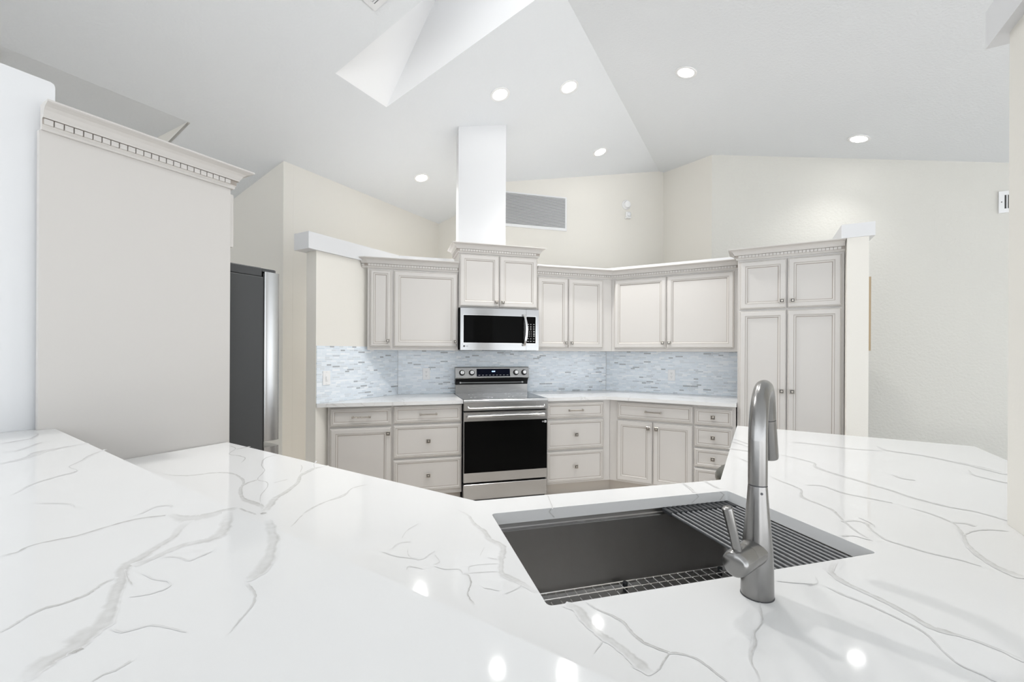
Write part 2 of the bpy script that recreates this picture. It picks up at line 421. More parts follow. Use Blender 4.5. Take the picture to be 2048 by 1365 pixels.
LOW_VEINS = [
 (0.3,[[-0.748,1.7169,0.0037],[-0.6999,1.6811,0.0047],[-0.6389,1.6653,0.0064],[-0.5886,1.6806,0.0066],[-0.5325,1.6661,0.0052],[-0.4882,1.6149,0.0041],[-0.4504,1.5399,0.0041],[-0.4384,1.4676,0.0045],[-0.4035,1.3706,0.0068],[-0.369,1.3295,0.0095],[-0.3352,1.2902,0.0067],[-0.3179,1.2496,0.0059]]),
 (0.45,[[-0.6938,2.1574,0.0028],[-0.6394,2.0775,0.0014],[-0.6319,1.9759,0.0013],[-0.584,1.9306,0.0033],[-0.5465,1.8828,0.0013],[-0.5373,1.7974,0.0018]]),
 (0.3,[[-0.6331,2.0573,0.0073],[-0.5925,2.104,0.0075]]),
 (0.4,[[-0.4375,1.9197,0.0066],[-0.4717,1.8637,0.0035],[-0.4572,1.7573,0.0015],[-0.4256,1.6703,0.0015],[-0.4177,1.5633,0.0013],[-0.3822,1.5223,0.0018],[-0.3659,1.4678,0.0015],[-0.3624,1.385,0.0013],[-0.3419,1.307,0.0011]]),
 (0.35,[[-0.4164,1.5587,0.0057],[-0.4357,1.5299,0.0046],[-0.4446,1.4883,0.0036]]),
 (0.27,[[-0.2198,1.6827,0.0054],[-0.2614,1.6613,0.0102],[-0.2793,1.6202,0.0111],[-0.293,1.5645,0.0059],[-0.2867,1.4871,0.0061],[-0.3023,1.3955,0.0078],[-0.3164,1.3478,0.0097],[-0.3154,1.285,0.011],[-0.3176,1.2398,0.0099]]),
 (0.35,[[-0.3194,1.722,0.0013],[-0.3082,1.6786,0.0013],[-0.3023,1.6139,0.0013]]),
 (0.3,[[-0.2601,1.6532,0.0016],[-0.2743,1.7104,0.0016],[-0.2749,1.7678,0.0021]]),
 (0.8,[[-0.3223,1.2275,0.006],[-0.3074,1.2344,0.0061]]),
 (0.35,[[-0.1196,1.366,0.0024],[-0.136,1.3174,0.0031],[-0.1725,1.286,0.0034],[-0.1968,1.2539,0.0028],[-0.2135,1.2152,0.002],[-0.2239,1.1527,0.0016],[-0.2296,1.1185,0.0016]]),
 (0.2,[[-0.3592,1.5059,0.0041],[-0.3222,1.5386,0.0042]]),
 (0.3,[[-0.2204,1.1915,0.0019],[-0.1878,1.262,0.0023],[-0.131,1.3382,0.0024],[-0.1139,1.3895,0.0028],[-0.0704,1.418,0.0037]]),
 (0.27,[[0.1643,1.1353,0.0021],[0.1868,1.0845,0.0035],[0.1921,1.0315,0.0042],[0.2057,0.9808,0.0058],[0.2098,0.9365,0.0055],[0.2279,0.9017,0.0068],[0.2251,0.874,0.0069],[0.2157,0.8498,0.008],[0.2071,0.8188,0.0054],[0.199,0.7862,0.0061],[0.2146,0.7604,0.0066],[0.2271,0.7399,0.0052],[0.2406,0.7089,0.0044]]),
 (0.5,[[0.1296,0.8025,0.0023],[0.1387,0.7914,0.0016],[0.1375,0.7638,0.0014],[0.1282,0.7403,0.0014],[0.1268,0.7222,0.0014],[0.1322,0.6975,0.0014]]),
 (0.2,[[0.2043,0.8235,0.0016],[0.1739,0.8276,0.0015],[0.1467,0.8269,0.0012],[0.1411,0.8054,0.0007]]),
 (0.2,[[0.1728,0.8612,0.0009],[0.1914,0.9017,0.0009]]),
 (0.2,[[0.1872,0.8531,0.0015],[0.2044,0.84,0.0015]]),
 (0.2,[[0.1405,0.8018,0.0014],[0.1971,0.7942,0.0015]]),
 (0.2,[[0.0643,1.0652,0.0017],[0.0357,1.0314,0.0013],[0.0216,0.9864,0.001]]),
 (0.2,[[0.0008,0.9428,0.0013],[0.0171,0.9673,0.0018],[0.0418,0.9658,0.002]]),
 (0.2,[[0.0325,0.9344,0.0008],[0.0352,0.8978,0.001],[0.0573,0.8792,0.0016],[0.0872,0.9106,0.0013]]),
 (0.2,[[0.0818,0.8521,0.0012],[0.0922,0.8615,0.0008],[0.0856,0.8931,0.0009]]),
 (0.2,[[0.081,0.8444,0.0013],[0.098,0.8282,0.0014],[0.1232,0.8215,0.0013],[0.1293,0.8011,0.0009]]),
 (0.2,[[0.0584,0.8388,0.0013],[0.0337,0.857,0.0016],[0.0277,0.8431,0.0009]]),
 (0.2,[[-0.0187,0.9342,0.0013],[0.0123,0.9039,0.0014],[0.05,0.8853,0.0015]]),
 (0.2,[[0.1888,0.7178,0.0011],[0.2083,0.7252,0.001],[0.2261,0.7368,0.001]]),
 (0.2,[[0.1568,0.7454,0.0012],[0.1812,0.7293,0.0012]]),
 (0.12,[[-0.0836,0.7969,0.002],[-0.0528,0.7673,0.0019],[-0.0203,0.7327,0.0019],[-0.005,0.722,0.0023],[0.0284,0.7153,0.0024],[0.0714,0.7081,0.0024]]),
 (0.25,[[0.2757,0.6619,0.0079],[0.2903,0.644,0.0088],[0.2913,0.6097,0.0075],[0.296,0.5798,0.0067],[0.3061,0.5571,0.0067],[0.3151,0.5299,0.0074],[0.3194,0.5076,0.0097],[0.3252,0.488,0.0042]]),
 (0.42,[[0.3139,0.6573,0.0014],[0.3227,0.6325,0.0015],[0.3434,0.6008,0.0025],[0.3443,0.5738,0.0022],[0.3495,0.5455,0.0023],[0.3682,0.5216,0.0019],[0.371,0.5168,0.0011],[0.3529,0.5042,0.0011],[0.3404,0.4946,0.0011],[0.3245,0.4882,0.0011]]),
 (0.4,[[0.3697,0.5172,0.0016],[0.3881,0.5102,0.0017],[0.402,0.4928,0.0017],[0.4063,0.4714,0.0015],[0.411,0.4496,0.0015]]),
 (0.2,[[0.2935,0.5627,0.0009],[0.2704,0.5439,0.0008]]),
 (0.3,[[0.8508,0.6561,0.0039],[0.8077,0.6302,0.0049],[0.7942,0.5981,0.0065],[0.7948,0.5715,0.0053],[0.7987,0.5367,0.0056],[0.7964,0.4957,0.005],[0.7915,0.4621,0.0058],[0.8003,0.448,0.0059],[0.8142,0.4286,0.0026],[0.8246,0.4006,0.0031],[0.8257,0.3762,0.0041]]),
 (0.3,[[0.7497,0.59,0.0021],[0.75,0.5647,0.0022],[0.7617,0.5322,0.0021],[0.7678,0.483,0.0019],[0.7668,0.4547,0.0015],[0.748,0.4253,0.0012],[0.7336,0.398,0.0014],[0.7383,0.3788,0.0016],[0.7413,0.3617,0.0015]]),
 (0.36,[[0.5973,0.5877,0.0009],[0.5722,0.5611,0.0017],[0.5547,0.5402,0.0007],[0.5208,0.5209,0.0009],[0.505,0.5032,0.0016],[0.4792,0.4856,0.0018],[0.4657,0.4703,0.0009],[0.4591,0.4542,0.0008],[0.4498,0.4405,0.0007]]),
 (0.33,[[1.2344,1.1814,0.0032],[1.2186,1.1179,0.0032],[1.2073,1.0394,0.0025],[1.148,0.9822,0.0039],[1.1363,0.9199,0.0027],[1.1294,0.8768,0.0027],[1.0877,0.8199,0.0021],[1.0467,0.7532,0.0019],[1.0297,0.7101,0.0017]]),
 (0.27,[[1.073,0.8111,0.0026],[1.1095,0.8077,0.0036],[1.1183,0.7868,0.0025],[1.0876,0.748,0.0018],[1.0665,0.7054,0.0027],[1.0739,0.669,0.0031],[1.0847,0.6339,0.0031],[1.1038,0.6029,0.003],[1.1168,0.5709,0.0029]]),
 (0.3,[[1.5349,1.4178,0.0068],[1.5462,1.3486,0.0061],[1.543,1.2729,0.0045],[1.4976,1.2279,0.0064],[1.4779,1.1549,0.0055],[1.4714,1.0416,0.0054],[1.4645,0.9535,0.0049],[1.4519,0.8858,0.005],[1.4622,0.8116,0.0053],[1.4874,0.7686,0.004],[1.4847,0.7089,0.0035]]),
 (0.22,[[1.2663,1.0636,0.0045],[1.3044,1.0436,0.0047],[1.2977,0.9785,0.0041],[1.3197,0.9288,0.0043],[1.3475,0.8772,0.0042]]),
 (0.27,[[1.3513,0.8332,0.0035],[1.3517,0.7903,0.0031],[1.3365,0.7417,0.0026],[1.3101,0.7122,0.0016],[1.2666,0.6787,0.0036],[1.2221,0.6491,0.0038],[1.1733,0.6059,0.0051],[1.1427,0.564,0.0069],[1.1347,0.5356,0.0104],[1.132,0.5163,0.0106]]),
 (0.22,[[1.3312,0.7368,0.0036],[1.3584,0.7235,0.0043],[1.3584,0.7054,0.004]]),
 (0.2,[[1.2675,0.6784,0.0013],[1.3171,0.6873,0.0017],[1.3644,0.6839,0.0028],[1.3969,0.6663,0.0034]]),
 (0.25,[[2.1109,1.4415,0.0038],[2.0676,1.3923,0.0063],[2.0552,1.3389,0.0091],[2.0943,1.2583,0.0088],[2.0924,1.1621,0.0075],[2.0875,1.0903,0.0128],[2.0544,0.9816,0.0152]]),
 (0.18,[[1.8136,1.6023,0.0106],[1.8773,1.5213,0.0102],[1.9343,1.4261,0.0097],[2.0184,1.3667,0.0091]]),
 (0.2,[[2.0009,1.0584,0.0017],[1.9286,1.0021,0.004],[1.9165,0.9156,0.0054]]),
 (0.25,[[1.5945,1.7265,0.0057],[1.5672,1.5995,0.0053]]),
 (0.25,[[1.5383,1.6715,0.0057],[1.5194,1.5506,0.0054]]),
 (0.25,[[1.4137,1.5579,0.0083],[1.46,1.4899,0.0081]]),
 (0.25,[[1.321,1.3903,0.0038],[1.3069,1.3334,0.0036]]),
 (0.15,[[0.9883,0.7469,0.0021],[1.0161,0.7396,0.0026],[1.0287,0.7154,0.0026]]),
 (0.15,[[0.7592,0.6214,0.0007],[0.7435,0.6049,0.0006],[0.7176,0.6018,0.0009]]),
 (0.15,[[0.6781,0.6291,0.0015],[0.7063,0.6148,0.0014],[0.7337,0.6041,0.0014]]),
 (0.15,[[1.1433,0.8182,0.0022],[1.1304,0.7775,0.0017],[1.1139,0.764,0.0008]]),
 (0.15,[[1.6626,1.0828,0.0036],[1.6429,1.0411,0.0052],[1.6615,1.014,0.006]]),
 (0.35,[[0.4358,1.1808,0.0016],[0.4227,1.1173,0.0015],[0.4115,1.0721,0.0014]]),
 (0.3,[[0.8927,1.1817,0.0031],[0.8845,1.1365,0.0041],[0.867,1.091,0.0039]]),
 (0.3,[[0.9783,1.1821,0.0034],[0.9689,1.1293,0.0034],[0.9666,1.1049,0.0036]]),
]

# ================================================================== THE SHELL
Z0 = H + 2.665 * K                       # ceiling height at y = 0 of the building frame
YR = 1.585 / S2 * K                      # ridge
YE = 5.30 / S2 * K                       # eave wall
def zc(y): return Z0 - 0.25 * y if y >= YR else Z0 - 0.25 * YR - 0.25 * (YR - y)
ZR = zc(YR); ZE = zc(YE)
XF = 2.30 / S2 * K                       # gable step beside the flat ceiling
XE = 3.376 / S2 * K                      # end wall
XB = 6.48 / S2 * K                       # far gable wall
XD = 7.48 / S2 * K                       # gable wall on the right
A45 = R(45)

fl = MB(); fl.box((-4.0, -5.0, -0.1), (7.2, 7.2, 0))
struct('floor', fl, 'floor', rotz=A45)

# sloped ceiling with the skylight opening
SX0, SX1, SY0, SY1 = 2.935 / S2 * K, 3.63 / S2 * K, 1.78 / S2 * K, 3.745 / S2 * K
cl = MB()
def slope(x0, x1, y0, y1):
    i = cl.vs([(x0, y0, zc(y0)), (x1, y0, zc(y0)), (x1, y1, zc(y1)), (x0, y1, zc(y1))])
    cl.face([i, i + 1, i + 2, i + 3])
slope(-8, XF, YR, YE)
slope(XF, SX0, YR, YE)
slope(SX0, SX1, YR, SY0); slope(SX0, SX1, SY1, YE)
slope(SX1, 7.2, YR, YE)
slope(XF, 7.2, YE, 7.0)
slope(-8, 7.2, -7.5, YR)
i = cl.vs([(-8, YE, ZE), (XF, YE, ZE), (XF, 7, ZE), (-8, 7, ZE)]); cl.face([i, i + 1, i + 2, i + 3])
i = cl.vs([(XF, YE, ZE), (XF, 7, ZE), (XF, 7, zc(7.0))])              # drop at the end of the flat part
struct('ceiling', cl, 'ceiling', rotz=A45)
gb = MB(); gb.rings([[(XF, YE, ZE), (XF, 7, ZE), (XF, 7, zc(7.0))], [(XF + .02, YE, ZE), (XF + .02, 7, ZE), (XF + .02, 7, zc(7.0))]])
struct('wall_gable', gb, 'wall', rotz=A45)

# skylight: splayed shaft walls and the pane on top
sw = MB()
hS = 1.15
def up(x, y, kx, ky): return (x + kx * hS, y + ky * hS, zc(y) + hS)
lo = [(SX0, SY0, zc(SY0)), (SX1, SY0, zc(SY0)), (SX1, SY1, zc(SY1)), (SX0, SY1, zc(SY1))]
hi = [up(SX0, SY0, 0, -0.5), up(SX1, SY0, 0, -0.5), up(SX1, SY1, 0, -0.75), up(SX0, SY1, 0, -0.75)]
sw.rings([lo, hi], cap0=False, cap1=False)
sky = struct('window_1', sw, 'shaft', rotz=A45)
pn = MB(); pn.rings([[(p[0], p[1], p[2] + d) for p in hi] for d in (0.0, 0.012)])
pane = obj('skylight_pane', pn, 'skyglass', sky, 0)

# walls in the building frame
def wallbox(name, a, b, mat='wall'):
    w = MB(); w.box(a, b)
    return struct(name, w, mat, rotz=A45)
def gable(name, x, y0, y1, t=0.12, mat='wall'):
    """wall across the slope, its top cut to the roof"""
    ys = [y0] + ([YR] if y0 < YR < y1 else []) + [y1]
    a = [(x, y, zc(y) + 0.005) for y in ys]
    ring = [(x, y0, 0)] + a + [(x, y1, 0)]
    w = MB(); w.rings([ring, [(p[0] + t, p[1], p[2]) for p in ring]])
    return struct(name, w, mat, rotz=A45)
gable('wall_end', XE, YE, 6.9, 0.10)
w = MB(); w.box((XE + 0.1005, YE, 0), (XB + 0.12, YE + 0.12, ZE)); struct('wall_eave', w, 'wall', rotz=A45)
gable('wall_far', XB, 2.62, YE)
wallbox('wall_light_block', (-1.6, 2.28, 0), (-1.5, 4.4, ZE))  # unseen wall added to keep rear light out of the alcove
wallbox('wall_left', (-5, 6.9, 0), (XE, 7.0, ZE))

def planwall(name, poly, mat, topf=lambda p: 3.0, z0=0.0):
    w = MB(); n = len(poly)
    lo = [(x, y, z0) for x, y in poly]; hi = [(x, y, topf((x, y))) for x, y in poly]
    w.rings([lo, hi])
    return struct(name, w, mat)
def roofz(p):
    y = (p[1] - p[0]) / S2
    return zc(y) + 0.004
TB = 4.95 * K                              # wall over the range run, with the return grille
SC3 = 3.43 * K
TD = XD * S2 - SC3                         # where the right gable wall starts
planwall('wall_back', [(1.17 * K, TB), ((YR * -S2) + TB, TB), (SC3 + 0.1, TB), (SC3 + 0.1, TB + 0.1), ((YR * -S2) + TB + 0.1, TB + 0.1), (1.17 * K, TB + 0.1)], 'wall', roofz)
planwall('wall_return', [(SC3, TD), (SC3, TB), (SC3 + 0.1, TB), (SC3 + 0.1, TD)], 'wall', roofz)
yD1 = (TD - SC3) / S2
gable('wall_right', XD, -7.4, yD1, 0.12, 'texture')

# half wall round the kitchen with its white cap
HW = 2.12; CAPZ = 2.25
for nm, poly in (('wall_kitchen_left', [(-.58, 3.68), (.049, 4.31), (.0, 4.43), (-.665, 3.765)]),
                 ('wall_kitchen_back', [(.0495, 4.31), (2.2695, 4.31), (2.3195, 4.43), (.0005, 4.43)]),
                 ('wall_kitchen_right', [(2.27, 4.31), (3.25, 3.33), (3.335, 3.415), (2.32, 4.43)])):
    hw = MB(); hw.prism(poly, 0, HW); struct(nm, hw, 'wall')
cp = MB()
cp.prism([(-.622, 3.602), (.061, 4.28), (2.257, 4.28), (3.23, 3.307), (3.38, 3.43), (2.34, 4.46), (-.012, 4.46), (-.749, 3.729)], HW, CAPZ)
struct('trim_1', cp, 'white')
# wing wall beside the pantry and its thick cap
wx = 5.62 / S2
ww = MB(); ww.box((wx, -.705, 0), (wx + 0.62, -.578, 2.18)); struct('wall_wing', ww, 'wall', rotz=A45)
wc = MB(); wc.box((wx - .012, -.738, 2.18), (wx + 0.66, -.543, 2.279)); struct('trim_2', wc, 'white', rotz=A45)
# duct chase over the microwave
ch = MB()
ring = [(.603, 4.128), (1.072, 4.128), (1.072, 4.272), (.603, 4.272)]
ch.rings([[(x, y, 2.247) for x, y in ring], [(x, y, roofz((x, y))) for x, y in ring]])
struct('wall_chase', ch, 'white')
# pilaster at the left, beside the refrigerator panel, with its worn rounded corner
lp = MB()
prof = [(-1.4, 0), (.522, 0), (.522, 2.243), (.519, 2.252), (.511, 2.256), (-1.4, 2.256)]
lp.rings([[(x, 2.128, z) for x, z in prof], [(x, 2.27, z) for x, z in prof]])
struct('wall_side', lp, 'white', rotz=A45)
# pillar at the right with cap, standing on the worktop
rp = MB(); rp.box((.95, -.66, .9145), (1.516, -.536, 2.118)); struct('wall_pillar', rp, 'wall', rotz=A45)
rc = MB(); rc.box((.90, -.70, 2.118), (1.57, -.512, 2.214)); struct('trim_3', rc, 'white', rotz=A45)

# ================================================================== COUNTERS
def slab(mb, outer, z0, z1, hole=None):
    bm = bmesh.new()
    def loop(p):
        vs = [bm.verts.new((x, y, z1)) for x, y in p]
        return [bm.edges.new((vs[k], vs[(k + 1) % len(vs)])) for k in range(len(vs))]
    es = loop(outer)
    if hole: es += loop(hole)
    bmesh.ops.triangle_fill(bm, use_beauty=True, edges=es, use_dissolve=False)
    bm.verts.index_update()
    tv = [v.co.copy() for v in bm.verts]; tf = [[v.index for v in f.verts] for f in bm.faces]
    bm.free()
    i = mb.vs(tv); j = mb.vs([(v.x, v.y, z0) for v in tv])
    for f in tf:
        mb.face([i + k for k in f]); mb.face([j + k for k in f][::-1])
    n = len(outer)
    for base, cnt in ((0, n), (n, len(hole) if hole else 0)):
        for k in range(cnt):
            a = base + k; b = base + (k + 1) % cnt
            mb.face([i + a, i + b, j + b, j + a])

def add_veins(mb, veins, z, attr, seed, boost):
    rnd = random.Random(seed)
    for vi, (st, row) in enumerate(veins):
        zv = z + vi * 0.000012; st = min(1.0, st * boost)
        pts = []
        n = len(row)
        sub = 5
        for k in range(n - 1):
            p0 = row[max(k - 1, 0)]; p1 = row[k]; p2 = row[k + 1]; p3 = row[min(k + 2, n - 1)]
            for q in range(sub):
                t = q / sub
                c = [0.5 * (2 * p1[d] + (p2[d] - p0[d]) * t + (2 * p0[d] - 5 * p1[d] + 4 * p2[d] - p3[d]) * t * t + (3 * p1[d] - p0[d] - 3 * p2[d] + p3[d]) * t ** 3) for d in range(2)]
                w = (p1[2] + (p2[2] - p1[2]) * t) * 1.15
                pts.append([c[0], c[1], w])
        pts.append(list(row[-1]))
        for p in pts[1:-1]:
            j = min(0.35 * p[2], 0.0008)
            p[0] += rnd.uniform(-j, j); p[1] += rnd.uniform(-j, j)
            p[2] *= rnd.uniform(0.8, 1.2)
        m = len(pts)
        prof = ((-1.0, 0.0), (-0.45, 0.75), (0.15, 0.7), (0.62, 1.15), (1.0, 0.0))
        rows = []
        for k, p in enumerate(pts):
            a = pts[max(k - 1, 0)]; b = pts[min(k + 1, m - 1)]
            dx, dy = b[0] - a[0], b[1] - a[1]
            l = math.hypot(dx, dy) or 1
            nx, ny = -dy / l, dx / l
            fade = min(1.0, 1.5 * min(k, m - 1 - k) / (0.18 * m) + 0.0)
            i = mb.vs([(p[0] + nx * p[2] * o, p[1] + ny * p[2] * o, zv + 0.000009 * k / m) for o, _ in prof])
            for q, (_, s) in enumerate(prof): attr[i + q] = s * st * fade
            rows.append(i)
        for k in range(m - 1):
            for q in range(4):
                mb.face([rows[k] + q, rows[k] + q + 1, rows[k + 1] + q + 1, rows[k + 1] + q])

def set_attr(o, attr):
    at = o.data.attributes.new('vein', 'FLOAT', 'POINT')
    vals = [0.0] * len(o.data.vertices)
    for k, v in attr.items(): vals[k] = v
    at.data.foreach_set('value', vals)

SINK = [(.247, .664), (.977, .664), (.977, 1.081), (.247, 1.081)]
def rounded(poly, r, n=5):
    out = []
    m = len(poly)
    for k in range(m):
        p = Vector(poly[k]); a = (Vector(poly[k - 1]) - p).normalized(); b = (Vector(poly[(k + 1) % m]) - p).normalized()
        for q in range(n + 1):
            t = q / n
            out.append(tuple(p + a * r * (1 - t) ** 2 + b * r * t ** 2))
    return out
pw = MB(); va = {}
low_poly = [uw(.442, 2.086), uw(1.068, 2.086), uw(.998, .679), uw(1.570, .100), uw(2.787, .094), uw(2.726, -.86), uw(1.20, -.86), uw(.318, -.05)]
slab(pw, low_poly, .884, .914, rounded(SINK, .012))
add_veins(pw, LOW_VEINS, .91412, va, 3, 1.75)
# veins running down the cut edge of the sink opening
for line in ([(.409, .911), (.405, .904), (.419, .888)], [(.866, .9135), (.874, .905), (.850, .888)], [(.950, .9135), (.964, .903), (.950, .888)]):
    rows = []
    for x, z in line:
        k = pw.vs([(x - .004, 1.0808, z), (x, 1.0808, z), (x + .003, 1.0808, z)])
        va[k + 1] = 0.7; rows.append(k)
    for a, b in zip(rows, rows[1:]):
        for q in (0, 1): pw.face([a + q, a + q + 1, b + q + 1, b + q])
pen = obj('peninsula_worktop', pw, 'quartz', None, 0)
tag(pen, 'large white quartz worktop with grey veins and cut-out for the dark sink', 'worktop')
set_attr(pen, va)

bw = MB(); vb = {}
bar_poly = [uw(.515, 2.0885), uw(.349, .083), uw(.325, -.20), uw(-.10, -.20), uw(.06, 2.127), uw(.473, 2.127), uw(.473, 2.0885)]
slab(bw, bar_poly, 1.030, 1.060)
add_veins(bw, BAR_VEINS, 1.06012, vb, 5, 1.55)
bar = obj('raised_bar_top', bw, 'quartz', None, 0)
tag(bar, 'raised white bar top with thick beige-grey veins at the lower left', 'bar top')
set_attr(bar, vb)
# supports under the counters
pb = MB(); pb.prism([uw(.44, 2.08), uw(.315, .083), uw(.29, -.15), uw(.17, -.15), uw(.20, .083), uw(.32, 2.08)], 0, 1.0295)
struct('wall_bar', pb, 'white')
pe = MB()
def strip(pts, t, z0, z1):
    for (a, b) in zip(pts, pts[1:]):
        A = Vector(a); B = Vector(b); d = (B - A).normalized(); n = Vector((-d.y, d.x)) * t
        pe.prism([tuple(A), tuple(B), tuple(B + n), tuple(A + n)], z0, z1)
strip([uw(1.035, 2.08), uw(.965, .666), uw(1.556, .070), uw(1.95, .066)], -.02, 0.0, .8835)
strip([uw(2.60, .064), uw(2.755, .062), uw(2.70, -.83), uw(1.22, -.83)], -.02, 0.0, .8835)
struct('wall_peninsula', pe, 'cabinet')

def top_slab(name, poly, label):
    b = MB(); slab(b, poly, .884, .914)
    o = obj(name, b, 'quartz_run', None, 0)
    return tag(o, label, 'worktop')
top_slab('worktop', [(-.572, 3.674), (.586, 3.674), (.586, 4.306), (.047, 4.306), (-.572, 3.687)], 'white quartz worktop along the wall left of the stove')
top_slab('worktop', [(1.352, 3.69), (1.950, 3.69), (2.722, 2.918), (3.188, 3.384), (2.268, 4.306), (1.352, 4.306)], 'angled white quartz worktop between the stove and the tall pantry')

# ================================================================== BACKSPLASH
def tilepanel(p, q, z1, label):
    P = Vector(p); Q = Vector(q); L = (Q - P).length; a = math.atan2(Q.y - P.y, Q.x - P.x)
    b = MB(); b.box((0, -.008, 0.0005), (L, 0, z1 - .914))
    o = obj('backsplash', b, 'tile', None, 0, loc=(P.x, P.y, .914), rotz=a)
    tag(o, label, 'backsplash')
tilepanel((-.578, 3.683), (.045, 4.306), 1.371, 'pale linear mosaic backsplash on the short left wall with the light switch')
tilepanel((.053, 4.31), (2.266, 4.31), 1.341, 'blue-grey linear mosaic backsplash on the wall behind the stove')
tilepanel((2.274, 4.306), (3.185, 3.395), 1.341, 'blue-grey linear mosaic backsplash on the angled wall left of the pantry')

# ================================================================== CABINETS
def ringq(x0, x1, z0, z1, ins, y):
    return [(x0 + ins, y, z0 + ins), (x1 - ins, y, z0 + ins), (x1 - ins, y, z1 - ins), (x0 + ins, y, z1 - ins)]

def panel_front(name, par, x0, x1, z0, z1, w):
    spec = [(0, 0, 0), (0, -.0135, 0), (.0045, -.0178, 0), (.0065, -.0168, 1), (.0085, -.0172, 0), (.0115, -.020, 0), (w - .017, -.020, 0),
            (w - .0145, -.0172, 1), (w - .0115, -.0185, 0), (w - .0035, -.0150, 0), (w - .001, -.0122, 1), (w + .0015, -.0114, 1), (w + .002, -.0114, 0)]
    mb = MB()
    mb.rings([ringq(x0, x1, z0, z1, i, y) for i, y, g in spec], [spec[k + 1][2] for k in range(len(spec) - 1)] + [0])
    return obj(name, mb, ['cabinet', 'glaze'], par, 0)

KNOB = None
def knob_mesh():
    mb = MB()
    mb.lathe([(.0075, 0), (.0065, .006), (.0065, .014)], (0, 0, 0), (0, -1, 0), 12)
    h = .0175
    q = lambda r, y: [(-r, y, -r), (r, y, -r), (r, y, r), (-r, y, r)]
    mb.rings([q(.009, -.012), q(h - .002, -.014), q(h, -.016), q(h, -.0205), q(h - .0015, -.022), q(.0125, -.022), q(.0115, -.0195), q(.0095, -.0195), q(.0075, -.025), q(.006, -.026)], [0, 0, 0, 0, 0, 0, 1, 1, 0, 0])
    return mb
def knob(par, x, z):
    global KNOB
    if KNOB is None:
        o = obj('knob', knob_mesh(), ['pewter', 'ink'], par, 20); KNOB = o
    else:
        o = KNOB.copy(); C.objects.link(o); o.parent = par
    o.location = (x, -.0195, z)
PULL = None
def pull(par, x, z):
    global PULL
    if PULL is None:
        mb = MB()
        L = .066
        for s in (-1, 1):
            mb.bbox((s * L - .007, -.012, -.010), (s * L + .007, 0, .010), .0015)
            mb.bbox((s * L - .006, -.030, -.007), (s * L + .006, -.011, .007), .0015)
        n = 60; rs = []
        for k in range(n + 1):
            t = -L + 2 * L * k / n
            ph = k * 0.42
            rs.append([(t, -.024 + .0064 * math.cos(ph + a) * (1.0 if j % 2 else .72), .0064 * math.sin(ph + a) * (1.0 if j % 2 else .72)) for j, a in enumerate([m * math.pi / 4 for m in range(8)])])
        mb.rings(rs)
        o = obj('pull', mb, 'pewter', par, 25); PULL = o
    else:
        o = PULL.copy(); C.objects.link(o); o.parent = par
    o.location = (x, -.0195, z)

CROWN = [(0.0, 0.0), (.010, 0.0), (.013, .006), (.012, .010), (.017, .016), (.017, .035), (.025, .037), (.026, .042), (.030, .048), (.036, .060), (.046, .069), (.058, .074), (.064, .076), (.070, .079), (.070, .085), (0.0, .085)]
def crown(name, path, z, par, label=None, end_cut=None):
    """moulding along a plan path; it projects to the right of the path direction"""
    P = [Vector(p) for p in path]
    nrm = []
    for a, b in zip(P, P[1:]):
        d = (b - a).normalized(); nrm.append(Vector((d.y, -d.x)))
    off = []
    for k in range(len(P)):
        if k == 0: off.append(nrm[0])
        elif k == len(P) - 1: off.append(nrm[-1])
        else:
            m = (nrm[k - 1] + nrm[k]).normalized(); off.append(m / m.dot(nrm[k]))
    mb = MB()
    rs = []
    for k, p in enumerate(P):
        rs.append([(p.x + off[k].x * o, p.y + off[k].y * o, z + h) for o, h in CROWN])
    n = len(CROWN)
    idx = [mb.vs(r) for r in rs]
    for k in range(len(P) - 1):
        for a in range(n):
            b = (a + 1) % n
            mb.face([idx[k] + a, idx[k] + b, idx[k + 1] + b, idx[k + 1] + a], 1 if a in (4, 5) else 0)
    mb.face([idx[0] + a for a in range(n)][::-1]); mb.face([idx[-1] + a for a in range(n)])
    o = obj(name, mb, ['cabinet', 'glaze'], par, 0)
    for k, (a, b) in enumerate(zip(P, P[1:])):
        db = MB()
        d = (b - a).normalized(); nn = nrm[k]; L = (b - a).length
        t = .004
        while t < L - .021:
            q = [a + d * t + nn * .0165, a + d * (t + .0208) + nn * .0165, a + d * (t + .0208) + nn * .0245, a + d * t + nn * .0245]
            db.prism([tuple(v) for v in q], z + .0163, z + .0338)
            t += .0245
        if db.v: obj('dentil_strip', db, 'cabinet', o, 0)
    return o

def cabinet(name, label, cat, loc, deg, foot, z0, z1, fronts, toe=None, group=None):
    """foot: plan polygon in kitchen coordinates; fronts are given in the local frame of loc/deg"""
    rot = R(deg)
    t = thing(name, label, cat, (*loc, 0), rot, group)
    lp_ = [to_local(p, loc, rot) for p in foot]
    mb = MB(); mb.prism(lp_, z0, z1)
    obj('carcass', mb, 'cabinet', t, 0)
    for f in fronts:
        kind, x0, x1, a, b = f[:5]
        w = .058 if kind == 'door' else .034
        if kind == 'narrow_door': w, kind = .043, 'door'
        d = panel_front(kind, t, x0, x1, a, b, w)
        hw_ = f[5] if len(f) > 5 else None
        if hw_ == 'pull': pull(d, (x0 + x1) / 2, (a + b) / 2)
        elif hw_ == 'mid': knob(d, (x0 + x1) / 2, (a + b) / 2)
        elif hw_: knob(d, *hw_)
    if toe:
        mb = MB(); mb.box((toe[0], .055, 0), (toe[1], .07, z0)); obj('toe_kick', mb, 'toe', t, 0)
    return t

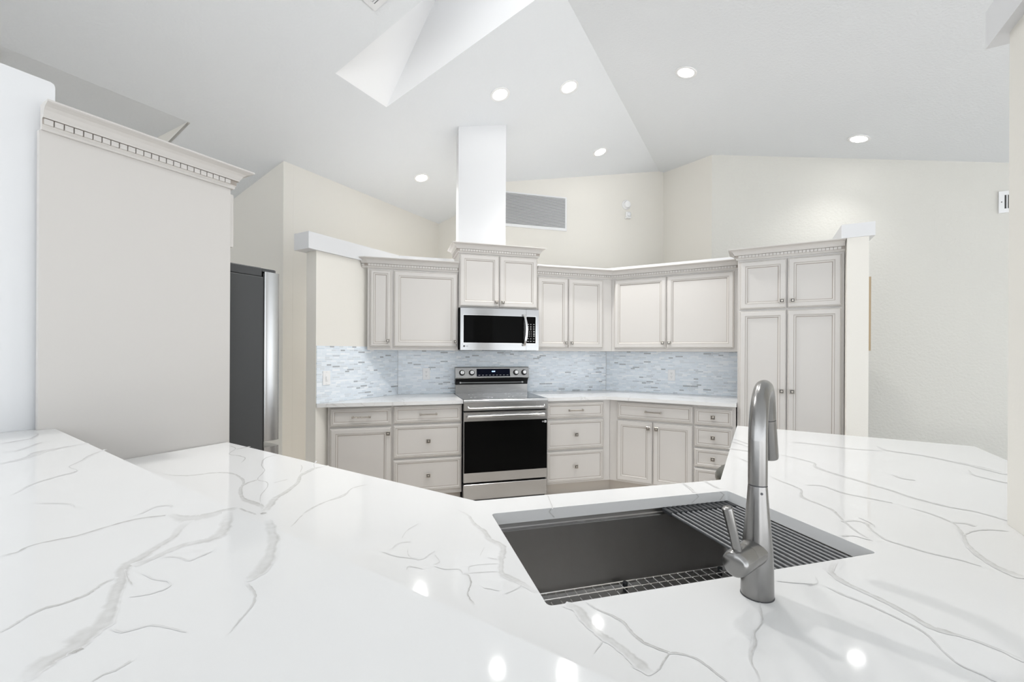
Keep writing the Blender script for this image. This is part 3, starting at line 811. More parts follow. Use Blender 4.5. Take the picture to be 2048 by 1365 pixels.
# --- upper cabinets, back wall left of the microwave
cabinet('wall_cabinet', 'narrow single-door greige wall cabinet at the left end of the row', 'cabinet', (-.212, 3.98), 0,
        [(-.212, 3.98), (-.001, 3.98), (-.001, 4.252), (-.212, 4.041)], 1.342, 2.062,
        [('narrow_door', .022, .198, 1.371, 2.045, (.172, 1.422))])
cabinet('wall_cabinet', 'wide single-door greige wall cabinet directly left of the microwave', 'cabinet', (0, 3.98), 0,
        [(0, 3.98), (.583, 3.98), (.583, 4.307), (.055, 4.307), (0, 4.252)], 1.342, 2.062,
        [('door', .011, .575, 1.371, 2.047, (.553, 1.420))])
cr1 = crown('crown_molding', [(-.255, 4.0), (-.212, 3.98), (.583, 3.98)], 2.0625, None)
tag(cr1, 'crown molding with dentils over the wall cabinets left of the microwave', 'molding')
# --- over the microwave, raised
mc = cabinet('wall_cabinet', 'raised two-door greige cabinet on top of the microwave', 'cabinet', (.585, 3.945), 0,
        [(.585, 3.945), (1.343, 3.945), (1.343, 4.307), (.585, 4.307)], 1.738, 2.237,
        [('door', .006, .375, 1.748, 2.228, (.347, 1.793)), ('door', .381, .752, 1.748, 2.228, (.408, 1.793))])
crown('crown', [(0, .30), (0, 0), (.758, 0), (.758, .30)], 2.2375, mc)
# --- back wall right of the microwave
cabinet('wall_cabinet', 'two-door greige wall cabinet directly right of the microwave', 'cabinet', (1.346, 3.98), 0,
        [(1.346, 3.98), (2.159, 3.98), (2.266, 4.300), (1.346, 4.307)], 1.342, 2.075,
        [('door', .008, .326, 1.373, 2.058, (.302, 1.421)), ('door', .332, .705, 1.373, 2.058, (.361, 1.421))])
cabinet('wall_cabinet', 'two-door greige wall cabinet on the angled wall left of the pantry', 'cabinet', (2.161, 3.98), -45,
        [(2.161, 3.98), (2.968, 3.173), (3.183, 3.392), (2.269, 4.300)], 1.342, 2.075,
        [('door', .028, .532, 1.373, 2.064, (.505, 1.424)), ('door', .538, 1.112, 1.373, 2.064, (.564, 1.424))])
cr2 = crown('crown_molding', [(1.346, 3.98), (2.160, 3.98), (2.968, 3.172)], 2.0755, None)
tag(cr2, 'crown molding with dentils turning the corner right of the microwave', 'molding')
# --- base cabinets
cabinet('base_cabinet', 'greige base cabinet with one drawer over a door at the left end', 'cabinet', (-.495, 3.72), 0,
        [(-.495, 3.72), (-.001, 3.72), (-.001, 4.252), (-.495, 3.760)], .115, .8835,
        [('drawer', .018, .490, .724, .868, 'pull'), ('door', .018, .490, .135, .705, (.463, .655))], (0, .49))
cabinet('base_cabinet', 'greige three-drawer base cabinet directly left of the stove', 'cabinet', (0, 3.72), 0,
        [(0, 3.72), (.583, 3.72), (.583, 4.307), (.055, 4.307), (0, 4.252)], .115, .8835,
        [('drawer', .012, .579, .730, .872, 'pull'), ('drawer', .012, .579, .441, .712, 'mid'), ('drawer', .012, .579, .150, .424, 'mid')], (0, .58))
cabinet('base_cabinet', 'greige three-drawer base cabinet directly right of the stove', 'cabinet', (1.353, 3.72), 0,
        [(1.353, 3.72), (2.003, 3.72), (2.266, 4.300), (1.353, 4.307)], .115, .8835,
        [('drawer', .005, .578, .722, .864, 'pull'), ('drawer', .005, .578, .434, .703, 'mid'), ('drawer', .005, .578, .131, .414, 'mid')], (0, .676))
cabinet('base_cabinet', 'greige base cabinet with a wide drawer over two doors', 'cabinet', (2.005, 3.72), -45,
        [(2.005, 3.72), (2.548, 3.177), (2.968, 3.597), (2.269, 4.296)], .115, .8835,
        [('drawer', .072, .735, .712, .866, 'pull'), ('door', .070, .396, .130, .694, (.362, .640)), ('door', .402, .735, .130, .694, (.434, .640))], (-.026, .76))
cabinet('base_cabinet', 'narrow greige base cabinet with four small drawers left of the pantry', 'cabinet', (2.549, 3.176), -45,
        [(2.549, 3.176), (2.760, 2.965), (3.180, 3.385), (2.969, 3.596)], .115, .8835,
        [('drawer', -.022, .276, .711, .856, 'mid'), ('drawer', -.022, .276, .522, .697, 'mid'), ('drawer', -.022, .276, .350, .508, 'mid'), ('drawer', -.022, .276, .131, .336, 'mid')], (0, .29))
# --- pantry
PA = (2.766, 2.958)
pantry = cabinet('pantry_cabinet', 'tall greige four-door pantry cabinet at the right end of the kitchen', 'cabinet', PA, -45,
        [PA, (3.268, 2.456), (3.687, 2.880), (3.190, 3.378)], .115, 2.098,
        [('door', .014, .342, 1.690, 2.082, (.310, 1.745)), ('door', .348, .692, 1.690, 2.082, (.381, 1.745)),
         ('door', .014, .342, .135, 1.674, (.310, 1.030)), ('door', .348, .692, .135, 1.674, (.381, 1.030))], (0, .70))
crown('crown', [(0, .20), (0, 0), (.7095, 0)], 2.0985, pantry)

# ================================================================== REFRIGERATOR CORNER
fp = thing('refrigerator_surround', 'tall greige end panel and cabinet enclosing the refrigerator at left', 'cabinet', (0, 0, 0), A45)
mb = MB(); mb.box((.475, 2.090, 0), (1.079, 2.112, 2.066)); obj('side_panel', mb, 'cabinet', fp, 0)
mb = MB(); mb.box((.53, 2.1125, 1.80), (1.079, 3.08, 2.066)); obj('carcass', mb, 'cabinet', fp, 0)
for y0, y1 in ((2.095, 2.585), (2.59, 3.075)):
    d = panel_front('door', fp, 0, y1 - y0, 1.805, 2.045, .055)
    d.location = (1.0795, y0, 0); d.rotation_euler = (0, 0, R(90))
    knob(d, .46 if y0 < 2.3 else .03, 1.84)
crown('crown', [(.478, 2.090), (1.079, 2.090), (1.079, 3.08)], 2.0665, fp)

fr = thing('refrigerator', 'stainless refrigerator with dark grey side behind the tall panel', 'refrigerator', (0, 0, 0), A45)
mb = MB(); mb.bbox((.55, 2.15, .03), (1.268, 3.055, 1.700), .004); obj('body', mb, 'fridge_side', fr, 30)
mb = MB(); mb.bbox((.60, 2.152, 1.7005), (1.262, 3.05, 1.745), .004); obj('top_cover', mb, 'fridge_side', fr, 30)
def fridge_door(name, y0, y1, z0, z1):
    mb = MB(); n = 10
    prof = [(1.276, y0 + .004), (1.283, y0)]
    prof += [(1.342, y0)]
    prof += [(1.342 + .014 * math.sin(math.pi / 2 * k / 6), y0 + .016 * (1 - math.cos(math.pi / 2 * k / 6))) for k in range(1, 7)]
    prof += [(1.356 + .006, (y0 + y1) / 2)]
    prof += [(1.342 + .014 * math.sin(math.pi / 2 * k / 6), y1 - .016 * (1 - math.cos(math.pi / 2 * k / 6))) for k in range(6, 0, -1)]
    prof += [(1.342, y1), (1.276, y1)]
    mb.prism(prof, z0, z1)
    return obj(name, mb, 'steel_v', fr, 40)
dl = fridge_door('door', 2.150, 2.600, .872, 1.728); fridge_door('door', 2.606, 3.055, .872, 1.728)
fridge_door('freezer_drawer', 2.150, 3.055, .06, .842)
for y in (2.56, 2.645):
    mb = MB(); mb.tube([(1.36, y, 1.02), (1.405, y, 1.05), (1.41, y, 1.30), (1.405, y, 1.56), (1.36, y, 1.59)], .011); obj('handle', mb, 'steel_bright', dl, 40)
mb = MB(); mb.box((1.2685, 2.155, .10), (1.2755, 3.05, 1.72)); obj('gasket', mb, 'black', fr, 0)
mb = MB(); mb.prism([(1.24, 2.160), (1.33, 2.160), (1.345, 2.175), (1.345, 2.22), (1.24, 2.22)], 1.7285, 1.744); obj('hinge_cover', mb, 'fridge_side', fr, 0)

# ================================================================== RANGE
rg = thing('range', 'stainless electric range with black oven glass between the base cabinets', 'stove', (.588, 3.655, 0), 0)
RW = .757
mb = MB(); mb.box((.002, .045, .05), (RW - .002, .63, .9015)); obj('body', mb, 'black', rg, 0)
mb = MB()                                   # cooktop glass with steel rim
mb.bbox((0, .02, .902), (RW, .60, .918), .003); obj('cooktop', mb, 'cooktop', rg, 0)
mb = MB()
for cx, cy, r in ((.19, .17, .10), (.56, .17, .115), (.19, .43, .075), (.56, .43, .085)):
    for q in range(2):
        rr = r - q * .035
        a = [(cx + rr * math.cos(k * math.pi / 24), cy + rr * math.sin(k * math.pi / 24), .9183) for k in range(48)]
        b = [(cx + (rr - .0015) * math.cos(k * math.pi / 24), cy + (rr - .0015) * math.sin(k * math.pi / 24), .9183) for k in range(48)]
        mb.rings([a, b], cap0=False, cap1=False)
obj('burner_ring', mb, 'louver', rg, 0)['kind'] = 'stuff'
mb = MB(); mb.rings([[(x, .022, .9175), (x, -.010, .9165), (x, -.014, .913), (x, -.016, .900), (x, -.016, .826), (x, .0, .824), (x, .04, .824), (x, .04, .90)] for x in (0, RW)]); fpn = obj('front_panel', mb, 'steel', rg, 0)
mb = MB(); mb.tube([(.035, -.0155, .862), (.036, -.026, .850), (.05, -.030, .846), (RW - .05, -.030, .846), (RW - .036, -.026, .850), (RW - .035, -.0155, .862)], .0055); obj('trim_bar', mb, 'steel_bright', fpn, 40)
od = MB(); od.bbox((.001, -.004, .205), (RW - .001, .04, .812), .004)
door = obj('oven_door', od, 'steel', rg, 0)
mb = MB(); mb.bbox((.004, -.0085, .290), (RW - .004, -.0045, .732), .0015); gl = obj('oven_window', mb, 'black_glass', door, 0)
mb = MB(); mb.tube([(.05, -.0045, .775), (.045, -.028, .775)], .008); mb.tube([(RW - .05, -.0045, .775), (RW - .045, -.028, .775)], .008)
mb.bbox((.026, -.047, .762), (RW - .034, -.028, .788), .006); obj('handle', mb, 'steel_bright', door, 30)
mb = MB(); mb.box((RW - .030, -.0092, .700), (RW - .012, -.0086, .719)); obj('sticker', mb, 'plastic', gl, 0)
mb = MB(); mb.box((RW - .025, -.0096, .705), (RW - .018, -.0093, .713)); obj('sticker_mark', mb, 'ink', gl, 0)
mb = MB()
for k in range(3): mb.box((RW - .052, -.0092, .7045 + k * .0045), (RW - .034, -.0086, .706 + k * .0045))
obj('sticker_print', mb, 'louver', gl, 0)
mb = MB(); mb.bbox((.001, -.002, .055), (RW - .001, .04, .190), .004); obj('storage_drawer', mb, 'steel', rg, 0)
mb = MB(); mb.bbox((.006, .04, .0), (RW - .006, .10, .05), .002); obj('kick_plate', mb, 'black', rg, 0)
# backguard
BX0, BX1 = .012, .757
bgd = MB()
bgd.rings([[(x, .585, .9185), (x, .582, 1.003), (x, .620, 1.006), (x, .628, .9185)] for x in (BX0, BX1 - .006)]); obj('back_riser', bgd, 'steel', rg, 0)
bgd = MB(); bgd.rings([[(x, .592, 1.0035), (x, .585, 1.032), (x, .562, 1.066), (x, .640, 1.066), (x, .640, 1.0065), (x, .625, 1.0065)] for x in (BX0, BX1 - .002)]); obj('vent_band', bgd, 'black', rg, 0)
bgd = MB(); bgd.rings([[(x, .556, 1.0665), (x, .552, 1.074), (x, .572, 1.172), (x, .580, 1.178), (x, .638, 1.178), (x, .640, 1.0665)] for x in (BX0 - .004, BX1 + .004)]); cpn = obj('control_panel', bgd, 'steel', rg, 0)
def on_panel(x, z, off): return (x, .552 + (z - 1.074) * .204 - off, z)
for x in (.072, .168, .622, .708):
    mb = MB()
    ax = Vector((0, -1, .204)).normalized()
    mb.lathe([(.0285, 0), (.0285, .004), (.0225, .005), (.021, .022), (.019, .024)], on_panel(x, 1.122, .001), ax, 28)
    o = obj('knob_ring', mb, 'black', cpn, 40); o.name = 'control_knob'
    mb = MB()
    mb.lathe([(.0185, .0), (.0185, .0015)], Vector(on_panel(x, 1.122, .001)) + ax * .0242, ax, 24)
    p = Vector(on_panel(x, 1.122, .001)) + ax * .0245
    mb.bbox((p.x - .0045, p.y - .009, p.z - .018), (p.x + .0045, p.y + .001, p.z + .019), .002)
    obj('knob_face', mb, 'steel_bright', o, 40)
mb = MB(); A_ = on_panel(.218, 1.085, .0012); B_ = on_panel(.560, 1.160, .0012)
mb.rings([[(A_[0], A_[1], A_[2]), (B_[0], A_[1], A_[2]), (B_[0], B_[1], B_[2]), (A_[0], B_[1], B_[2])], [(A_[0], A_[1] + .003, A_[2]), (B_[0], A_[1] + .003, A_[2]), (B_[0], B_[1] + .003, B_[2]), (A_[0], B_[1] + .003, B_[2])]])
dsp = obj('display', mb, 'display', cpn, 0)
tm = text_mesh('display_digits', '12:00', .016, 'digits', dsp, on_panel(.388, 1.134, .0022)); tm.rotation_euler = (R(-11.5), 0, 0)
mb = MB()
for k in range(9): p = on_panel(.235 + k * .036, 1.098, .0018); mb.box((p[0], p[1] - .0003, p[2] - .0015), (p[0] + .018, p[1], p[2] + .0015))
obj('display_print', mb, 'louver', dsp, 0)
mb = MB(); mb.tube([(.05, .573, 1.0235), (RW - .05, .573, 1.0235)], .0025); mb.lathe([(.008, 0), (.008, .012)], (.06, .588, 1.0235), (0, -1, 0), 14); mb.lathe([(.008, 0), (.008, .012)], (RW - .06, .588, 1.0235), (0, -1, 0), 14)
obj('vent_rod', mb, 'louver', cpn, 40)

# ================================================================== MICROWAVE
mw = thing('microwave', 'stainless over-the-range microwave under the raised two-door cabinet', 'microwave', (.590, 3.875, 1.345), 0)
MWW, MWH = .752, .388
mb = MB(); mb.box((.004, .026, .008), (MWW - .004, .43, MWH)); obj('body', mb, 'black', mw, 0)
def bow(x0, x1, z0, z1, name, mat='steel_mw'):
    mb = MB(); n = 24
    rows = []
    for k in range(n + 1):
        x = x0 + (x1 - x0) * k / n
        y = .012 * ((2 * x / MWW - 1) ** 2)
        rows.append([(x, y, z0), (x, y + .001, z1), (x, .026, z1), (x, .026, z0)])
    mb.rings(rows)
    return obj(name, mb, mat, mw, 25)
md = bow(.002, .622, 0, MWH - .004, 'door')
mp_ = bow(.6235, MWW - .002, 0, MWH - .004, 'control_panel')
def bowface(x0, x1, z0, z1, name, mat, par, off=.0015):
    mb = MB(); rows = []
    for k in range(17):
        x = x0 + (x1 - x0) * k / 16; y = .012 * ((2 * x / MWW - 1) ** 2)
        rows.append([(x, y - off, z0), (x, y - off, z1), (x, y + .002, z1), (x, y + .002, z0)])
    mb.rings(rows)
    return obj(name, mb, mat, par, 25)
bowface(.026, .588, .064, .322, 'window_frame', 'steel_bright', md, .001)
bowface(.029, .600, .067, .319, 'door_window', 'black_glass', md, .002)
bowface(.624, .722, .062, .322, 'keypad_frame', 'steel_bright', mp_, .001)
kp = bowface(.626, .718, .066, .318, 'keypad', 'black_glass', mp_, .002)
mb = MB(); rnd = random.Random(7)
def key(x, z, w, h):
    y = .012 * ((2 * x / MWW - 1) ** 2) - .0026
    mb.box((x - w / 2, y, z - h / 2), (x + w / 2, y + .0008, z + h / 2))
for z in (.246, .226, .211, .196, .110, .086):
    for x in (.641, .668, .699): key(x, z, .013 if z != .086 else .016, .005)
for r_, z in enumerate((.178, .163, .148, .132)):
    for x in (.638, .656, .673): key(x, z, .004, .007)
    key(.701, z, .017, .008 if r_ % 2 == 0 else .005)
obj('key_print', mb, 'print', kp, 0)['kind'] = 'stuff'
mb = MB()
pts = []
for k in range(17):
    t = k / 16
    pts.append((.598 + .020 * math.sin(math.pi * t), -.012 - .020 * math.sin(math.pi * t) ** .6, .040 + .297 * t))
rows = []
for p in pts: rows.append([(p[0] - .014, p[1] + .004, p[2]), (p[0] - .010, p[1] - .004, p[2]), (p[0] + .010, p[1] - .004, p[2]), (p[0] + .014, p[1] + .004, p[2]), (p[0] + .010, p[1] + .009, p[2]), (p[0] - .010, p[1] + .009, p[2])])
mb.rings(rows)
for z in (.050, .328): mb.box((.590, -.008, z - .010), (.610, .008, z + .010))
obj('handle', mb, 'steel_bright', md, 50)
mb = MB(); mb.lathe([(.0085, 0), (.0085, .0006)], (.036, .0086, .036), (0, -1, 0), 24); lg = obj('logo', mb, 'ink', md, 0)
text_mesh('logo_lettering', 'LG', .016, 'ink', md, (.061, .0078, .036), align='CENTER')
mb = MB(); mb.box((.012, .03, .0005), (MWW - .012, .42, .0075)); ub = obj('underside', mb, 'steel', mw, 0)
mb = MB(); mb.box((.24, .05, -.004), (.50, .20, .0003)); mb.box((.02, .06, -.003), (.12, .2, .0003)); obj('grease_filter', mb, 'black', mw, 0)

# ================================================================== SINK
sk = thing('sink', 'dark gunmetal undermount workstation sink set in the white worktop', 'sink', (0, 0, 0))
x0, x1, y0, y1 = .247, .977, .664, 1.081
def rr(ins, z, r, n=5):
    return [(p[0], p[1], z) for p in rounded([(x0 + ins, y0 + ins), (x1 - ins, y0 + ins), (x1 - ins, y1 - ins), (x0 + ins, y1 - ins)], r, n)]
mb = MB()
mb.rings([rr(-.03, .8815, .02), rr(-.03, .8835, .02), rr(-.004, .8835, .012), rr(-.006, .8720, .012), rr(-.004, .8695, .012), rr(.0075, .8692, .011), rr(.0095, .8680, .012), rr(.0095, .702, .02), rr(.013, .689, .03), rr(.022, .683, .04), rr(.05, .682, .05)],
         [0, 0, 0, 0, 1, 1, 0, 0, 0, 0, 0], cap0=False, cap1=True)
obj('basin', mb, ['sinksteel', 'steel'], sk, 40)
mb = MB(); mb.lathe([(.045, .0), (.045, .004), (.032, .003), (.030, .001)], (.61, .95, .6822), n=28); obj('drain', mb, 'steel', sk, 40)
gr = thing('sink_grid', 'wire protector grid lying on the sink bottom', 'sink grid', (0, 0, .7025))
mb = MB()
for k in range(26): x = .280 + k * .0265; mb.tube([(x, .70, 0), (x, 1.052, 0)], .0016, 6)
obj('cross_wire', mb, 'wire', gr, 40)
mb = MB()
for k in range(13): y = .70 + k * .0293; mb.tube([(.280, y, .0033), (.943, y, .0033)], .0018, 6)
obj('long_wire', mb, 'wire', gr, 40)
for x in (.30, .612, .92):
    for y in (.706, 1.046):
        mb = MB(); mb.lathe([(.006, -.020), (.007, -.006), (.007, .004), (.004, .006)], (x, y, 0), n=12); obj('rubber_foot', mb, 'rubber', gr, 40)

rk = thing('drying_rack', 'black roll-up drying rack of rods laid over the right of the sink', 'rack', (0, 0, .8805))
nr = 14
for k in range(nr):
    x = .752 + k * .0166
    mb = MB(); mb.tube([(x, .672, 0), (x, 1.072, 0)], .0042, 10); obj('rod', mb, 'rod', rk, 50)
for ya, yb in ((1.035, 1.079), (.666, .700)):
    mb = MB()
    for k in range(nr):
        x = .752 + k * .0166
        mb.bbox((x - .0056, ya, -.0058), (x + .0056, yb, .0058), .0018)
        if k: mb.box((x - .0120, ya + .004, -.0045), (x - .0046, yb - .004, .0010))
    obj('end_strip', mb, 'rubber', rk, 0)

# ================================================================== FAUCET
fc = thing('faucet', 'brushed nickel pull-down faucet standing on the worktop before the sink', 'faucet', (.607, .6025, .9145), 0)
mb = MB()
mb.lathe([(.0252, 0), (.0256, .002), (.0255, .012), (.0248, .05), (.0236, .085), (.0195, .130), (.0166, .165), (.0150, .1885)], n=48)
bd = obj('body', mb, 'nickel', fc, 40)
mb = MB(); mb.lathe([(.0262, -.0004), (.0262, .0008), (.025, .0010)], n=40); obj('base_gasket', mb, 'ink', fc, 40)
mb = MB(); mb.lathe([(.0141, .1885), (.0141, .1905)], n=40); obj('joint', mb, 'ink', fc, 40)
dx, dy = .152, .121
L = math.hypot(dx, dy); ux, uy = dx / L, dy / L
path = [(0, 0, .1905), (0, 0, .20), (0, 0, .266)]
rad = [.0150, .0150, .0149]
Ra = .085
for k in range(0, 19):
    a = math.pi * k / 18 * 0.94
    path.append((ux * Ra * (1 - math.cos(a)), uy * Ra * (1 - math.cos(a)), .266 + Ra * math.sin(a)))
    rad.append(.0149 - .0012 * k / 18)
mb = MB(); mb.tube(path, rad, 36); sp = obj('spout', mb, 'nickel', fc, 50)
e = Vector(path[-1]); d_ = (Vector(path[-1]) - Vector(path[-2])).normalized()
mb = MB(); mb.lathe([(.0130, .0), (.0130, .0015)], e, d_, 32); obj('spray_joint', mb, 'ink', fc, 40)
mb = MB(); mb.lathe([(.0138, .0016), (.0142, .012), (.0160, .060), (.0168, .082), (.0164, .086), (.014, .087)], e, d_, 36); sh = obj('spray_head', mb, 'nickel', fc, 40)
b_ = e + d_ * .03 + Vector((-ux, -uy, 0)) * -.0140
mb = MB(); mb.bbox((b_.x - .006, b_.y - .006, b_.z - .02), (b_.x + .006, b_.y + .006, b_.z + .02), .003); obj('spray_button', mb, 'ink', sh, 0)
# side handle: a stub pointing to the left of the camera with an upright lever
cdir = Vector((-.925, -.34, -.06)).normalized()
c0 = Vector((0, 0, .078))
mb = MB(); mb.lathe([(.0225, .0), (.0215, .030), (.0205, .038)], c0, cdir, 36); obj('handle_mount', mb, 'nickel', fc, 40)
mb = MB(); mb.lathe([(.0200, .0380), (.0200, .0395)], c0, cdir, 36); obj('handle_ring', mb, 'steel_bright', fc, 40)
mb = MB(); mb.lathe([(.0215, .0398), (.0212, .072), (.0200, .078), (.0165, .081), (.003, .082)], c0, cdir, 36); hd = obj('handle', mb, 'nickel', fc, 40)
lv0 = c0 + cdir * .067 + Vector((0, 0, .016)); ld = Vector((-.26, .03, 1)).normalized()
mb = MB(); mb.tube([lv0, lv0 + ld * .02, lv0 + ld * .074, lv0 + ld * .0765, lv0 + ld * .078], [.0068, .0070, .0084, .0080, .006], 24); obj('lever', mb, 'nickel', hd, 40)
mb = MB(); mb.lathe([(.0022, 0), (.0022, .0008)], (-.006, -.0142, .178), (-.3, -1, 0), 12); obj('indicator_dot', mb, 'ink', bd, 40)

# metal bin standing past the end of the right leg; only its shoulder shows beside the worktop corner
tc_ = thing('trash_can', 'rounded grey metal bin peeking past the inner corner of the worktop', 'bin', (2.075, 2.150, 0))
mb = MB(); mb.lathe([(.150, .0), (.155, .006), (.160, .02), (.165, .55)], n=48); obj('body', mb, 'steel', tc_, 40)
mb = MB(); mb.lathe([(.167, .551), (.169, .556), (.169, .575), (.160, .598), (.135, .622), (.095, .640), (.04, .650), (.002, .651)], n=48); obj('lid', mb, 'bin_lid', tc_, 40)
mb = MB(); mb.box((-.05, -.205, .02), (.05, -.150, .035)); obj('pedal', mb, 'black', tc_, 0)

# ================================================================== OUTLETS AND SWITCH
def plate(name, label, cat, loc, deg, kind):
    t = thing(name, label, cat, loc, R(deg))
    mb = MB(); mb.bbox((-.035, -.0055, -.057), (.035, 0, .057), .002); obj('cover_plate', mb, 'plastic', t, 0)
    if kind == 'outlet':
        for z in (-.0195, .0195):
            mb = MB(); mb.prism([(.0165 * math.cos(a), .0) for a in (0,)] or [], 0, 0) if False else None
            pts = [(max(-.0125, min(.0125, .0165 * math.cos(k * math.pi / 12))), .0145 * math.sin(k * math.pi / 12)) for k in range(24)]
            mb = MB(); mb.rings([[(px_, y, z + pz) for px_, pz in pts] for y in (-.005, -.0068)]); s = obj('socket', mb, 'plastic', t, 0)
            mb = MB(); mb.box((-.0065, -.0072, z - .001), (-.0045, -.0066, z + .008)); mb.box((.0045, -.0072, z - .001), (.0065, -.0066, z + .007)); mb.lathe([(.0025, 0), (.0025, .0006)], (0, -.0066, z - .007), (0, -1, 0), 10)
            obj('socket_slot', mb, 'slot', s, 0)
    else:
        mb = MB(); mb.bbox((-.012, -.0075, -.028), (.012, -.005, .028), .001); obj('switch_frame', mb, 'plastic', t, 0)
        mb = MB(); mb.box((-.0075, -.013, -.014), (.0075, -.007, .012)); obj('toggle', mb, 'plastic', t, 0)
    for z in (-.046, .046) if kind != 'outlet' else (0,):
        mb = MB(); mb.lathe([(.003, 0), (.0025, .001)], (0, -.0055, z), (0, -1, 0), 10); obj('screw', mb, 'louver', t, 0)
    return t
plate('wall_outlet', 'white double outlet on the mosaic left of the stove', 'outlet', (.321, 4.3015, 1.111), 0, 'outlet')
plate('wall_outlet', 'white double outlet on the mosaic of the angled right wall', 'outlet', (2.758 - .006, 3.822 - .006, 1.100), -45, 'outlet')
plate('light_switch', 'white toggle switch on the mosaic at the far left end', 'switch', (-.517 + .006, 3.744 - .006, 1.114), 45, 'switch')

# ================================================================== WALL AND CEILING FITTINGS
# return-air grille
gx0, gx1, gz0, gz1 = 1.24 * K, 2.06 * K, H + 1.490 * K, H + 1.905 * K
ra = thing('return_air_grille', 'large louvered air grille high on the back wall beside the chase', 'vent', (gx0, TB, gz0))
gw, gh = gx1 - gx0, gz1 - gz0
mb = MB(); f_ = .032
mb.bbox((0, -.012, 0), (gw, -.001, f_ + .006), .002); mb.bbox((0, -.012, gh - f_ * .5), (gw, -.001, gh), .002); mb.bbox((0, -.012, f_), (f_ * .6, -.001, gh - f_ * .5), .002); mb.bbox((gw - f_ * .7, -.012, f_), (gw, -.001, gh - f_ * .5), .002)
obj('frame', mb, 'vent', ra, 0)
mb = MB(); mb.box((f_ * .6, -.003, f_), (gw - f_ * .7, -.001, gh - f_ * .5)); obj('backing', mb, 'filter', ra, 0)
mb = MB(); ns = 24
for k in range(ns):
    z = f_ + .012 + (gh - f_ * 1.5 - .014) * k / ns
    mb.rings([[(x, -.011, z + .002), (x, -.011, z + .0045), (x, -.0035, z + .0125), (x, -.0035, z + .010)] for x in (f_ * .6, gw - f_ * .7)])
obj('louvers', mb, 'louver', ra, 0)
for x in (.14, .45, .72):
    mb = MB(); mb.lathe([(.005, 0), (.004, .002)], (gw * x, -.012, .019), (0, -1, 0), 10); obj('screw', mb, 'louver', ra, 0)
# smoke detector and motion sensor
sd = thing('smoke_detector', 'round white smoke detector high on the back wall', 'detector', (2.88 * K, TB - .001, H + 1.893 * K))
mb = MB(); mb.lathe([(.062, 0), (.064, .012), (.058, .02), (.052, .021)], (0, 0, 0), (0, -1, 0), 36); obj('base', mb, 'plastic', sd, 30)
mb = MB(); mb.lathe([(.046, .0), (.046, .020), (.040, .030), (.020, .034)], (0, -.0212, 0), (0, -1, 0), 36); obj('cover', mb, 'plastic', sd, 30)
mb = MB()
for k in range(14):
    a = k * 2 * math.pi / 14
    mb.box((.0462 * math.cos(a) - .004, -.034, .0462 * math.sin(a) - .004), (.0462 * math.cos(a) + .004, -.026, .0462 * math.sin(a) + .004))
obj('air_slots', mb, 'louver', sd, 0)
ms = thing('motion_sensor', 'small white motion sensor just below the smoke detector', 'sensor', (2.905 * K, TB - .001, H + 1.735 * K))
mb = MB(); mb.bbox((-.036, -.035, -.005), (.030, 0, .07), .008); obj('housing', mb, 'plastic', ms, 0)
mb = MB(); mb.lathe([(.028, 0), (.026, .010), (.015, .016), (.002, .018)], (0, -.0352, .035), (0, -1, 0), 24); obj('lens', mb, 'vent', ms, 40)
mb = MB(); mb.bbox((-.048, -.06, -.022), (.022, 0, -.008), .003); obj('bracket', mb, 'plastic', ms, 0)
# wall register on the right
wr = thing('wall_register', 'small white register on the textured wall at the right edge', 'vent', (0, 0, 0), A45)
ry, rz = -1.883 * K / K, 0
def rect_frame(mb, x, y0, y1, z0, z1, f, t):
    mb.box((x - t, y0, z0), (x, y1, z0 + f)); mb.box((x - t, y0, z1 - f), (x, y1, z1)); mb.box((x - t, y0, z0 + f), (x, y0 + f, z1 - f)); mb.box((x - t, y1 - f, z0 + f), (x, y1, z1 - f))
ya, yb, za, zb = -2.24, -1.887, 2.597, 2.79
mb = MB(); rect_frame(mb, XD - .001, ya, yb, za, zb, .036, .012); obj('frame', mb, 'vent', wr, 0)
mb = MB(); mb.box((XD - .004, ya + .036, za + .036), (XD - .001, yb - .036, zb - .036)); obj('backing', mb, 'slot', wr, 0)
for k in range(12):
    y = yb - .052 - k * .0235
    mb = MB(); mb.box((XD - .014, y - .0035, za + .036), (XD - .004, y + .0035, zb - .036)); obj('vane', mb, 'vent', wr, 0)
mb = MB(); mb.lathe([(.005, 0), (.004, .002)], (XD - .013, yb - .018, (za + zb) / 2), (-1, 0, 0), 10); obj('screw', mb, 'slot', wr, 0)
# white box on the eave wall half hidden behind the cap
wb = MB(); wb.bbox((2.635, YE - .03, 2.352), (2.76, YE - .001, 2.445), .004)
o = obj('door_chime', wb, 'plastic', None, 0, rotz=A45)
tag(o, 'small white box on the cream wall peeking out behind the left cap end', 'chime')
# picture hung on the far side of the wing wall, seen edge-on
pf = thing('picture_frame', 'thin gilt picture frame seen edge-on at the end of the wing wall', 'picture', (0, 0, 0), A45)
fx0, fx1, fy, fz0, fz1 = wx + .012, wx + .46, -.7055, 1.352, 1.888
mb = MB()
for a, b in (((fx0, fz0), (fx1, fz0 + .03)), ((fx0, fz1 - .03), (fx1, fz1)), ((fx0, fz0 + .03), (fx0 + .03, fz1 - .03)), ((fx1 - .03, fz0 + .03), (fx1, fz1 - .03))):
    mb.box((a[0], fy - .014, a[1]), (b[0], fy, b[1]))
obj('frame', mb, 'wood', pf, 0)
mb = MB(); mb.box((fx0 + .03, fy - .008, fz0 + .03), (fx1 - .03, fy, fz1 - .03)); obj('picture', mb, 'canvas', pf, 0)

